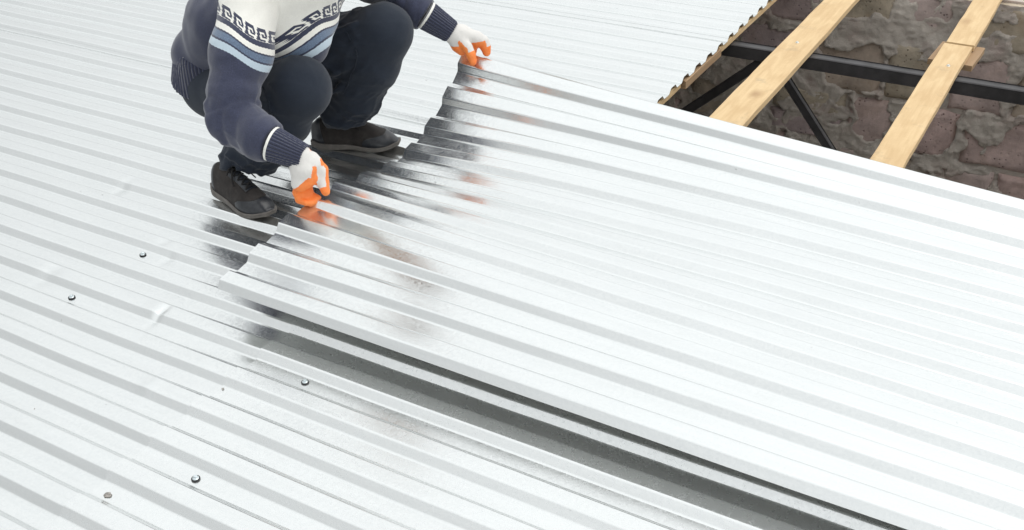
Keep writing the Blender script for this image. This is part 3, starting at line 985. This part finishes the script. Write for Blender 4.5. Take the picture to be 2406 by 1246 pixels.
# --- sweater
def sweater():
    Fd = Field((-2.85, 2.1, .2), (-1.9, 2.85, .86), 0.0075)
    lat = (0, 1, 0)
    Fd.cone((-2.575, 2.45, .385), (-2.455, 2.435, .515), .124, .138, .04, lat, .82)
    Fd.cone((-2.455, 2.435, .515), (-2.26, 2.42, .625), .138, .125, .04, lat, .82)
    Fd.cone((-2.26, 2.42, .625), (-2.13, 2.42, .665), .115, .085, .05, lat, .74)
    Fd.cone(SHN + (.0, .03, 0), SHF + (0, -.02, 0), .078, .072, .05)
    Fd.cone((-2.20, 2.34, .54), (-2.135, 2.37, .52), .085, .075, .06)          # hanging front
    Fd.cone((-2.20, 2.42, .52), (-2.16, 2.46, .56), .08, .07, .06)
    Fd.cone(NECK + (-.03, 0, -.02), NECK + (.015, -.005, .03), .066, .060, .03)
    # blouson fold above the ribbed hem
    Fd.cone((-2.615, 2.375, .390), (-2.615, 2.53, .390), .080, .080, .03)
    V, Q = Fd.mesh(); V = relax(V, Q, 2, .5); N = vnormals(V, Q)
    a, n = fit_plane([(-2.130, 2.245, .530), (-2.0, 2.30, .575), (-2.01, 2.50, .607)])
    v = (V - a) @ n + 0.036
    v = v + 5.0 * np.maximum(0, -2.25 - V[:, 0])
    u = V[:, 1] * 0.85 - V[:, 0] * 0.55
    d = 0.010 * fbm(V * [1, .45, 1], .13, 3, 8) * sstep(.30, .42, V[:, 2])
    u = u - 0.35 * (v - .03)
    sag = 0.012 * np.sin((V[:, 1] - 2.30) * 26) * np.exp(-((v - .03) / .08) ** 2)
    V = V + N * d[:, None]; v = v + sag
    sw = part('sweater', V, Q, YOKE, attrs={'knit_v': v, 'knit_u': u})
    sw['label'] = 'navy knitted sweater with cream yoke and striped meander border'
    # ribbed hem
    ax0, ax1 = np.array([-2.575, 2.45, .365]), np.array([-2.605, 2.455, .285])
    H = Field((-2.85, 2.1, .12), (-2.2, 2.8, .55), 0.006)
    H.cone((-2.575, 2.45, .375), (-2.603, 2.45, .285), .141, .145, .0, lat, .82)
    axd = (ax1 - ax0) / np.linalg.norm(ax1 - ax0)
    H.plane_cut((-2.62, 2.45, .262), (-.30, -.10, -.94)); H.plane_cut((-2.57, 2.45, .392), (.30, .10, .94))
    V, Q = H.mesh(); V = relax(V, Q, 1, .5)
    ang = np.arctan2((V[:, 1] - 2.45) * .8, V[:, 0] + 2.57)
    vv = -((V - np.array([-2.57, 2.45, .392])) @ np.array([.30, .10, .94])) - 0.001
    V = V + vnormals(V, Q) * (0.0022 * np.sin(ang * 70))[:, None]
    part('hem_ribbing', V, Q, CUFFM, sw, {'knit_v': vv, 'knit_u': ang * 70})
    # cream collar roll
    cv, cf = raw_tube(catmull([NECK + (.015, -.005, .03) + 0.058 * (math.cos(t) * np.array([.62, 0, -.62]) + math.sin(t) * np.array([0, 1, 0])) + .012 * np.array([.6, 0, .6]) for t in np.linspace(0, 2 * math.pi, 20)], 3), .014, 10)
    part('collar', cv, cf, COLLAR, sw)
    return sw
COLLAR = cloth_mat('cream_knit', (0.72, 0.71, 0.65), (0.80, 0.79, 0.74), 0.95, 400, 0.3)
sw = sweater()

def sleeve(pts, rs, cuff, side, band, folds):
    lo = np.min(pts, axis=0) - .14; hi = np.max(pts, axis=0) + .14
    Fd = Field(lo, hi, 0.0055)
    Fd.chain(pts[:-1], rs[:-1], .035)
    for f in folds: Fd.cone(*f[:4], k=f[4], mode=f[5] if len(f) > 5 else 'add')
    Fd.plane_cut(np.array(cuff[0]) - .0085 * np.array(cuff[1]), cuff[1])
    V, Q = Fd.mesh(); V = relax(V, Q, 2, .5); N = vnormals(V, Q)
    T, A, D = limb_coords(V, pts, (0, 1, 0))
    Le = np.linalg.norm(np.array(pts[1]) - pts[0]) + sum(np.linalg.norm(np.array(pts[i + 1]) - pts[i]) for i in range(1, len(pts) - 4 if len(pts) > 5 else 1))
    ph = 0.9 * np.sin(A + 1.0) + 0.5 * vnoise(V, .08, 3)
    w = np.exp(-((T - Le) / .10) ** 2)
    rid = np.abs(np.sin(T * 58 + ph * 1.8)) ** 0.6
    d = (rid - .6) * .017 * w * (0.7 + 0.3 * np.cos(A - side)) + .003 * fbm(V, .07, 3, 5)
    cr = crease(T, A, D, 9, 2.2, 31)
    d = d + .0042 * cr * (0.25 + w)
    V = relax(V + N * d[:, None], Q, 2, .5)
    a, n = fit_plane(band)
    v = (V - a) @ n + 0.034
    v = v + 0.004 * np.sin(V[:, 0] * 40 + V[:, 1] * 30) + 2.0 * np.maximum(0, T - Le + .1)
    tdir = np.cross(n, (0.55, 0.62, 0.1)); 
    u = (V - a) @ np.array([.72, .62, -.25]) + 0.3
    s = part('sleeve', V, Q, YOKE, sw, {'knit_v': v, 'knit_u': u})
    # cuff
    c0, c1 = np.array(cuff[0]), np.array(pts[-1]); ax = (c1 - c0) / np.linalg.norm(c1 - c0)
    lo = np.minimum(c0, c1) - .08; hi = np.maximum(c0, c1) + .08
    C = Field(lo, hi, 0.0035)
    C.cone(c0 - ax * .012, c1 + ax * .01, cuff[2] + .004, cuff[3], 0)
    C.plane_cut(c1, ax); C.plane_cut(c0 - ax * .009, -ax)
    C.cone(c1 - ax * .012, c1 + ax * .05, cuff[3] - .004, cuff[3] - .002, .002, mode='sub')
    V, Q = C.mesh(); V = relax(V, Q, 1, .5)
    T, A, D = limb_coords(V, [c0 - ax * .05, c1], (0, 0, 1))
    V = V + vnormals(V, Q) * (0.0016 * np.sin(A * 30) * sstep(0, .004, T - .05))[:, None]
    part('cuff', V, Q, CUFFM, s, {'knit_v': T - .05 + 0.0005, 'knit_u': A * 30})
    return s
sleeve([SHN, SHM, EL0, ELN, FON, CUN, WRN], [.088, .083, .066, .064, .060, .046, .034],
       (tuple(toward((-2.004, 2.036, .339))), tuple((WRN - FON) / np.linalg.norm(WRN - FON)), .0475, .0335), 1.5,
       [(-2.339, 2.2, .646), (-2.098, 2.2, .558), (-2.112, 2.09, .636)],
       [((-2.165, 2.02, .40), (-2.10, 2.03, .352), .048, .05, .03)])
sleeve([SHF, (-2.13, 2.73, .60), ELF, (-2.08, 2.81, .52), FOF, CUF, WRF], [.082, .068, .062, .058, .052, .044, .034],
       (tuple(toward((-1.998, 2.830, .467))), tuple((WRF - FOF) / np.linalg.norm(WRF - FOF)), .045, .036), -1.0,
       [(-2.2, 2.60, .66), (-2.05, 2.62, .66), (-2.12, 2.56, .60)],
       [((-2.14, 2.79, .54), (-2.05, 2.82, .48), .045, .045, .02)])

# --- trousers
def trousers():
    Fd = Field((-2.78, 2.06, .07), (-1.92, 2.80, .60), 0.0052)
    lat = (0, 1, 0)
    Fd.cone(PEL + (0, -.045, -.005), PEL + (0, .045, -.005), .124, .124, .03)
    Fd.cone(PEL + (-.015, -.06, -.045), PEL + (-.01, .06, -.045), .100, .100, .04)
    # near leg
    Fd.chain([HIN, (-2.29, 2.315, .345), KNN], [.108, .102, .086], .03)
    Fd.cone(KNN + (-.03, 0, -.005), KNN, .083, .089, .03)
    Fd.chain([KNN, (-2.170, 2.250, .295), (-2.265, 2.226, .20), ANN + (.0, 0, .02)], [.082, .084, .076, .064], .03)
    Fd.cone((-2.185, 2.245, .245), (-2.262, 2.236, .120), .050, .030, .03)      # front of the hem hanging low
    # far leg
    Fd.chain([HIF, (-2.27, 2.60, .385), KNF], [.108, .103, .086], .03)
    Fd.chain([KNF, (-2.105, 2.645, .35), (-2.175, 2.635, .23), ANF + (.01, 0, .02)], [.088, .088, .078, .064], .03)
    Fd.cone((-2.16, 2.625, .22), (-2.20, 2.64, .16), .050, .045, .03)
    # bunched cloth behind the knees and at the ankles
    rg = random.Random(4)
    for K, Hh, A in ((KNN, HIN, ANN), (KNF, HIF, ANF)):
        back = (Hh - K) / np.linalg.norm(Hh - K); dn = (A - K) / np.linalg.norm(A - K)
        for s in (-1, 1):
            c = K + back * .10 + dn * .07 + np.array([0, .062 * s, 0])
            Fd.cone(c + back * .02, c + back * .075 + dn * .02, .020, .010, .012)
            Fd.cone(c + dn * .045 + back * .0, c + back * .08 + dn * .05, .018, .008, .012)
            Fd.cone(c - back * .05 + dn * .0, c + back * .03 - dn * .03, .010, .014, .02)
        for q in (.03, .065):
            o = A + (K - A) / np.linalg.norm(K - A) * q
            for t in np.arange(0, 6.28, .5):
                p0 = o + .058 * np.array([math.cos(t), math.sin(t), -.25 * math.cos(t)]); p1 = o + .060 * np.array([math.cos(t + .55), math.sin(t + .55), -.25 * math.cos(t + .55) + .1 * math.sin(3 * t + q * 90)])
                Fd.cone(p0, p1, .011 + .003 * math.sin(2 * t + q * 50), .011, .010)
    # drape ridges
    for a, b, r in (((-2.29, 2.20, .395), (-2.20, 2.185, .40), .011), ((-2.30, 2.20, .355), (-2.195, 2.18, .368), .012), ((-2.31, 2.20, .315), (-2.20, 2.172, .325), .012), ((-2.30, 2.20, .27), (-2.205, 2.165, .285), .010),
                    ((-2.09, 2.565, .515), (-2.34, 2.485, .415), .010), ((-2.10, 2.56, .475), (-2.36, 2.465, .375), .012), ((-2.11, 2.555, .43), (-2.36, 2.45, .335), .010), ((-2.08, 2.57, .40), (-2.26, 2.50, .31), .010), ((-2.10, 2.57, .34), (-2.24, 2.53, .25), .010)):
        sh = np.array([.065, -.004, .006]) if a[1] < 2.3 else 0
        a, b = np.array(a) + sh, np.array(b) + sh; mid = (a + b) / 2 + np.array([0, 0, -.008])
        Fd.chain([a, mid, b], [.004, r, r * .8], .016)
    # deep creases
    Fd.cone((-2.32, 2.22, .335), (-2.235, 2.185, .345), .008, .005, .010, mode='sub')
    Fd.cone((-2.30, 2.255, .235), (-2.215, 2.18, .275), .007, .004, .010, mode='sub')
    # open hems
    X, Y, Z = np.meshgrid(*Fd.ax, indexing='ij')
    for A, z0, dzm, fr in ((ANN, .100, .055, .02), (ANF, .105, .025, .03)):
        reg = (np.hypot(X - A[0], Y - A[1]) < .17) & (Z < .26)
        zc = z0 + dzm * np.exp(-((X - A[0] - fr) / .045) ** 2) + .004 * np.sin(Y * 90)
        d = (zc - Z).astype(np.float32)
        Fd.F[reg] = np.maximum(Fd.F[reg], d[reg])
    V, Q = Fd.mesh(); V = relax(V, Q, 2, .5); N = vnormals(V, Q)
    d = np.zeros(len(V))
    for (pts, s, sd) in (([HIN, KNN, ANN], 1, 1), ([HIF, KNF, ANF], -1, 2)):
        T, A, D = limb_coords(V, pts, (0, 1, 0)); m = (D < .14)
        L1 = np.linalg.norm(pts[1] - pts[0]); L2 = np.linalg.norm(pts[2] - pts[1])
        wk = np.exp(-((T - L1 - .06) / .12) ** 2) * sstep(.03, -.03, (V[:, 0] - pts[1][0])) * sstep(.055, .10, np.linalg.norm(V - pts[1], axis=1)) 
        ph = vnoise(V, .10, 20 + sd) * 2.2
        f1 = (1 - np.abs(np.sin(T * 30 + ph + A * 1.4))) ** 2.2
        wa = sstep(L1 + L2 - .17, L1 + L2 - .03, T)
        f2 = (1 - np.abs(np.sin(T * 62 + ph * 1.6 + A * .8))) ** 1.6
        wt = sstep(0.04, 0.14, T) * sstep(L1 + .02, L1 - .12, T)
        f3 = (1 - np.abs(np.sin(T * 24 - A * 2.2 + ph))) ** 2.5
        cr = crease(T, A, D, 7, 2.4, 50 + sd)
        front = sstep(-.02, -.09, (V - pts[1]) @ ((pts[1] - pts[0]) / np.linalg.norm(pts[1] - pts[0])))
        d += m * (.0100 if sd == 1 else .0080) * cr * (front * .9 + .10) * sstep(.03, .12, T) * sstep(L1 + L2 + .03, L1 + L2 - .05, T)
        d += m * (.006 * wk * f1 + .009 * wa * f2 + .006 * wt * f3)
    d += .0022 * fbm(V, .09, 2, 9)
    V = relax(V + N * d[:, None], Q, 2, .5)
    tr = part('trousers', V, Q, TROUSER)
    bv = BVHTree.FromPolygons([Vector(p) for p in V], [list(map(int, q)) for q in Q])
    def seam(pts, r=.0019):
        C = catmull(pts, 14); out = []
        for p in C:
            h = bv.find_nearest(Vector(p))
            if h[0] is not None: out.append(np.array(h[0]) + np.array(h[1]) * 0.0010)
        out = np.array(out)
        for _ in range(8): out[1:-1] = (out[:-2] + out[1:-1] * 2 + out[2:]) / 4
        v, f = raw_tube(out, r, 5)
        part('seam', v, f, TROUSER, tr)
    seam([(-2.20, 2.20, .44), (-2.155, 2.175, .425), (-2.125, 2.165, .39), (-2.12, 2.16, .345), (-2.135, 2.155, .30), (-2.155, 2.15, .26), (-2.17, 2.15, .23)])
    seam([(-2.205, 2.20, .44), (-2.24, 2.20, .43), (-2.27, 2.205, .40)])
    seam([(-2.14, 2.56, .50), (-2.09, 2.565, .44), (-2.10, 2.56, .38), (-2.13, 2.555, .32), (-2.16, 2.55, .27)])
    return tr
trousers()

# --- shoes
def shoe_mats():
    m = Mat('shoe_leather'); v = m.coord('Object')
    z = m.attr('zone')
    n = m.noise(v, 35, 5, 0.65)
    lea = m.ramp(n, [(0.3, (0.010, 0.012, 0.017)), (0.75, (0.030, 0.034, 0.042))])
    sue = m.ramp(n, [(0.3, (0.016, 0.013, 0.012)), (0.75, (0.038, 0.031, 0.028))])
    k = m.math('GREATER_THAN', z, 0.0)
    line = m.ramp(m.math('ABSOLUTE', z), [(0.0, 0.0), (0.0016, 1.0)])
    dust = m.ramp(m.noise(v, 12, 5, 0.7), [(0.5, 0.0), (0.8, 0.16)])
    col = m.mix(k, sue, lea); col = m.mix(line, (0.01, 0.01, 0.01), col); col = m.mix(dust, col, (0.22, 0.21, 0.20))
    m.set(Base_Color=col, Roughness=m.mix(k, (0.85,) * 3, (0.34,) * 3))
    b = m.bump(line, 0.6, 0.001); m.bump(n, 0.2, 0.001, b)
    s = Mat('shoe_sole'); v = s.coord('Object')
    g = s.noise(v, 40, 5, 0.6)
    s.set(Base_Color=s.ramp(g, [(0.3, (0.11, 0.10, 0.09)), (0.7, (0.19, 0.175, 0.16))]), Roughness=0.7)
    w = s.node('ShaderNodeTexWave', wave_type='BANDS', bands_direction='Z'); w.inputs['Scale'].default_value = 60; w.inputs['Distortion'].default_value = 1.5
    s.L.new(v, w.inputs['Vector']); s.bump(w.outputs['Fac'], 0.35, 0.001)
    return m.m, s.m
SHOE, SOLE = shoe_mats()
LACE = cloth_mat('black_lace', (0.015, 0.014, 0.014), (0.03, 0.028, 0.027), 0.8, 500, 0.5, 0.1)
EYELET = m_simple('dull_eyelet', (0.08, 0.08, 0.08), 0.4, 0.8, 60, 0.1, 0)

def make_shoe(loc, rz, mirror, lift, label):
    t = obj('shoe', None, None, person, tuple(np.array(loc) - PB))
    t.rotation_euler = (0, 0, rz); t['label'] = label; t.empty_display_size = .05
    L = .305; xs = np.linspace(0, 1, 44)
    inner = np.interp(xs, [0, .04, .12, .3, .5, .7, .85, .95, 1], [.014, .030, .037, .036, .035, .046, .046, .032, .012])
    outer = np.interp(xs, [0, .04, .12, .3, .5, .7, .85, .95, 1], [.014, .030, .038, .040, .045, .053, .044, .027, .010])
    k = np.ones(5) / 5
    inner = np.convolve(np.pad(inner, 2, 'edge'), k, 'valid'); outer = np.convolve(np.pad(outer, 2, 'edge'), k, 'valid')
    top = np.interp(xs, [0, .05, .2, .32, .48, .63, .78, .92, 1], [.075, .105, .118, .120, .112, .092, .070, .056, .024])
    top = np.convolve(np.pad(top, 2, 'edge'), k, 'valid')
    bot = np.interp(xs, [0, .1, .3, .45, .6, .75, .9, 1], [.006, 0, .001, .005, .001, 0, .006 + lift * .4, .014 + lift])
    bot = np.convolve(np.pad(bot, 2, 'edge'), k, 'valid')
    sole_t = np.interp(xs, [0, .3, .5, 1], [.026, .022, .017, .015])
    na = 28; V = []; zone = []
    for i, x in enumerate(xs):
        base = bot[i] + sole_t[i] - .002; h = max(top[i] + lift * max(0, x - .6) - base, .004)
        for j in range(na):
            a = 2 * math.pi * j / na
            cy, cz = math.cos(a), math.sin(a)
            wy = outer[i] if cy > 0 else inner[i]
            if cz >= 0:
                pw = .8 if x > .45 else .62
                y = np.sign(cy) * abs(cy) ** (pw + .1) * wy * (1 - .18 * cz if x < .5 else 1); z = base + h * (cz ** .95)
            else:
                y = np.sign(cy) * abs(cy) ** .8 * wy * .95; z = base + cz * .006
            V.append((x * L, y * mirror, z))
            zt = (z - base) / .05
            toe = (x - (.70 - .22 * zt + .10 * min(1, abs(y) / .03) * 0)) * L if z < base + .03 else (x - .90 + .55 * max(0, .036 - (z - base))) * L
            cap = x - (.60 + .26 * sstep(.2, 1.0, (z - base) / max(h, .01)))
            heel = .17 - x - .05 * math.sin(zt)
            zone.append(max(cap, heel) * L)
    V = np.array(V); n = len(xs); F = []
    for i in range(n - 1):
        for j in range(na):
            j2 = (j + 1) % na; F.append([i * na + j, (i + 1) * na + j, (i + 1) * na + j2, i * na + j2])
    F.append([j for j in range(na)]); F.append([(n - 1) * na + j for j in range(na)][::-1])
    me = mesh_from('upper', V, F); add_attr(me, 'zone', zone); up = obj('upper', me, SHOE, t)
    # sole: offset outline, two curved edges
    ring = []
    for i in range(n): ring.append((xs[i] * L * 1.03 - .005, (outer[i] + .0035) * mirror, bot[i], bot[i] + sole_t[i]))
    for i in range(n - 1, -1, -1): ring.append((xs[i] * L * 1.03 - .005, -(inner[i] + .0035) * mirror, bot[i], bot[i] + sole_t[i]))
    r = len(ring); SV = []; lv = [(0, .94), (.12, .99), (.5, 1.0), (.62, .985), (.7, 1.0), (.95, .99), (1, .95)]
    cx = L / 2
    for f, s in lv:
        for (x, y, z0, z1) in ring: SV.append((cx + (x - cx) * (1 - (1 - s) * .5), y * s, z0 + (z1 - z0) * f))
    SF = []
    for a in range(len(lv) - 1):
        for j in range(r):
            j2 = (j + 1) % r; SF.append([a * r + j, a * r + j2, (a + 1) * r + j2, (a + 1) * r + j])
    for i in range(n - 1):      # caps as strips
        SF.append([i, i + 1, r - 2 - i, r - 1 - i][::-1]); o = (len(lv) - 1) * r
        SF.append([o + i, o + i + 1, o + r - 2 - i, o + r - 1 - i])
    obj('sole', mesh_from('sole', SV, SF), SOLE, t)
    bv = BVHTree.FromPolygons([Vector(p) for p in V], F)
    def on(x, y, e=.001):
        h = bv.ray_cast(Vector((x, y, .3)), Vector((0, 0, -1)))
        return np.array(h[0]) + np.array(h[1]) * e if h[0] is not None else np.array([x, y, .08])
    # facing (lace panel)
    PV = []; gx = np.linspace(.40 * L, .72 * L, 12); gy = np.linspace(-.021, .021, 9)
    for x in gx:
        for y in gy: PV.append(on(x, y * (1.05 - .15 * (x / L)) + .002 * mirror, .0028))
    I = np.arange(12 * 9).reshape(12, 9)
    PQ = np.stack([I[:-1, :-1].ravel(), I[1:, :-1].ravel(), I[1:, 1:].ravel(), I[:-1, 1:].ravel()], 1)
    v, f, _ = solid_sheet(np.array(PV).reshape(12, 9, 3), .003)
    me = mesh_from('facing', v, f); add_attr(me, 'zone', np.full(len(v), .01)); obj('facing', me, SHOE, t)
    rows = np.linspace(.43 * L, .695 * L, 5)
    for i, x in enumerate(rows):
        for s in (-1, 1):
            c = on(x, .0155 * s, .0032); v, f = raw_lathe([(.0028, 0), (.003, .0008), (.0018, .001)], 8)
            obj('eyelet', mesh_from('eyelet', v + c, f), EYELET, t)
        if i < 4:
            for s in (-1, 1):
                a, b = on(x, .0155 * s, .004), on(rows[i + 1], -.0155 * s, .004); mid = on((x + rows[i + 1]) / 2, 0, .0062 if s > 0 else .0046)
                v, f = raw_tube(catmull([a, mid, b], 6), .0026, 6, .45); obj('lace', mesh_from('lace', v, f), LACE, t)
        else:
            v, f = raw_tube(catmull([on(x, -.0155, .004), on(x, 0, .005), on(x, .0155, .004)], 6), .0026, 6, .45); obj('lace', mesh_from('lace', v, f), LACE, t)
    k0 = on(rows[0] + .004, 0, .006)
    for s, lx in ((1, .035), (-1, .030)):
        sd = s * mirror
        loopp = [k0, k0 + (-.004, .020 * sd, .006), k0 + (lx * .3, .038 * sd, -.004), k0 + (lx * .1, .030 * sd, -.002), k0 + (0, .004 * sd, .004)]
        tail = [k0, k0 + (.010, -.018 * sd, .002), k0 + (.030, -.034 * sd, -.018), k0 + (.046, -.040 * sd, -.030)]
        for pp in (loopp, tail):
            v, f = raw_tube(catmull(pp, 7), .0028, 6, .45); obj('lace', mesh_from('lace', v, f), LACE, t)
    return t
RT = HR + .0018
make_shoe((-2.432, 2.186, RT), math.radians(-15), -1, .005, 'scuffed black lace-up shoe, nearer the camera')
make_shoe((-2.355, 2.590, RT), math.radians(23), 1, .004, 'scuffed black lace-up shoe, farther from the camera')

# --- gloves
def glove_mat():
    m = Mat('coated_glove'); v = m.coord('Object')
    c = m.attr('coat')
    n = m.noise(v, 160, 4, 0.6); big = m.noise(v, 40, 4, 0.6)
    cc = m.math('ADD', c, m.math('MULTIPLY', m.math('SUBTRACT', n, 0.5), 0.006))
    k = m.math('GREATER_THAN', cc, 0.0)
    knit = m.ramp(m.noise(v, 700, 2, 0.6), [(0.3, (0.66, 0.64, 0.615)), (0.7, (0.74, 0.725, 0.70))])
    ora = m.ramp(big, [(0.3, (0.86, 0.20, 0.035)), (0.7, (0.93, 0.27, 0.06))])
    m.set(Base_Color=m.mix(k, knit, ora), Roughness=m.mix(k, (0.95,) * 3, (0.55,) * 3))
    h = m.math('MULTIPLY_ADD', k, 0.6, m.math('MULTIPLY', n, 0.2))
    m.bump(h, 0.35, 0.0014)
    return m.m
GLOVE = glove_mat()

def glove(bones, coat_fn, label, wr0, wr1):
    allp = np.array([p for b in bones for p in b[0]])
    Fd = Field(allp.min(0) - .05, allp.max(0) + .05, 0.0026)
    for pts, rs, k in bones: Fd.chain(pts, rs, k)
    V, Q = Fd.mesh(); V = relax(V, Q, 1, .5); N = vnormals(V, Q)
    V = V + N * (.0009 * fbm(V, .018, 3, 3))[:, None]
    coat = coat_fn(V, N); V = toward(V)
    g = part('glove', V, Q, GLOVE, None, {'coat': coat})
    g['label'] = label
    return g

def near_glove():
    ax = (WRN0 - FON0) / np.linalg.norm(WRN0 - FON0)
    W = WRN0 - ax * .018
    pk = np.array([-1.928, 2.034, .232]); ix = np.array([-1.912, 2.070, .242])
    mid = (pk + ix) / 2
    B = [([W, W * .45 + mid * .55 + np.array([.002, 0, .004]), mid], [.0300, .0335, .026], .014),
         ([W, pk], [.024, .020], .012), ([W, ix], [.024, .020], .012), ([pk, ix], [.0195, .020], .012)]
    for q, (r, ln) in enumerate([(.0105, .85), (.0118, 1.0), (.0122, 1.04), (.0118, .98)]):
        m = pk + (ix - pk) * q / 3
        p1 = m + np.array([-.014, -.003, -.036 * ln]); p2 = p1 + np.array([.006, -.001, -.026 * ln]); p3 = p2 + np.array([.024, .003, -.006])
        B.append(([m, p1, p2, p3], [r + .002, r + .0005, r - .0005, r - .0015], .004))
    B.append(([W, (-1.908, 2.084, .280)], [.027, .0225], .014))
    th = [(-1.915, 2.088, .290), (-1.896, 2.098, .252), (-1.890, 2.090, .220), (-1.874, 2.080, .199)]
    B.append((th, [.020, .0185, .0165, .0138], .012))
    def coat(V, N):
        T, A, D = limb_coords(V, th)
        thumb = D < .021
        f = .231 - V[:, 2] + 0.55 * (V[:, 0] + 1.93) - .006 * np.cos((V[:, 0] + 1.925) * 90)
        edge = (N @ np.array([.78, .62, -.05])) * .02 - .0158 + .006 * sstep(.30, .22, V[:, 2])
        tc = np.maximum(T - .096, edge)
        return np.where(thumb | (V[:, 0] > -1.892), tc, np.maximum(f, edge - .002))
    glove(B, coat, 'white glove with orange coating gripping the middle of the sheet end', 0, 0)
near_glove()

def far_glove():
    W = WRF0 + np.array([-.012, -.004, .005])
    ix = np.array([-1.872, 2.925, .380]); pk = np.array([-1.905, 2.950, .345])
    B = [([W, (W + (pk + ix) / 2) / 2, (pk + ix) / 2], [.030, .035, .026], .015),
         ([W, ix], [.025, .021], .012), ([pk, ix], [.020, .021], .012),
         ([W + (.01, 0, -.01), (-1.915, 2.878, .362), (-1.905, 2.885, .345)], [.024, .022, .018], .012)]
    # index over the top of the last rib, the others under the end
    B.append(([ix, (-1.856, 2.940, .366), (-1.848, 2.944, .346), (-1.842, 2.940, .328)], [.0200, .0185, .0165, .0140], .010))
    for q, (r, ln) in enumerate([(.0120, 1.0), (.0118, .96), (.0105, .8)]):
        m = ix + (pk - ix) * (q + 1) / 3
        p1 = m + np.array([-.012, .0, -.040 * ln]); p2 = p1 + np.array([.0, -.012, -.024]); p3 = p2 + np.array([.020, -.012, .002])
        B.append(([m, p1, p2, p3], [r + .003, r + .002, r + .0005, r], .005))
    th = [(-1.905, 2.875, .385), (-1.878, 2.876, .362), (-1.862, 2.872, .340), (-1.853, 2.868, .318)]
    B.append((th, [.019, .0165, .0150, .0130], .009))
    def coat(V, N):
        T, A, D = limb_coords(V, th)
        thumb = D < .0195
        side = -(N @ np.array([.45, .35, .80])) * .02 + .002
        tc = np.maximum(T - .056, side)
        f = (V @ np.array([.0, .25, 0])) * 0 + .368 - V[:, 2] + .10 * (V[:, 0] + 1.90)
        idx = V[:, 1] > 2.93
        fi = np.maximum(.352 - V[:, 2], -(N @ np.array([.3, .1, .95])) * .02 + .004)
        return np.where(thumb, tc, np.where(idx, fi, f))
    glove(B, coat, 'white glove with orange coating gripping the raised far corner of the sheet', 0, 0)
far_glove()
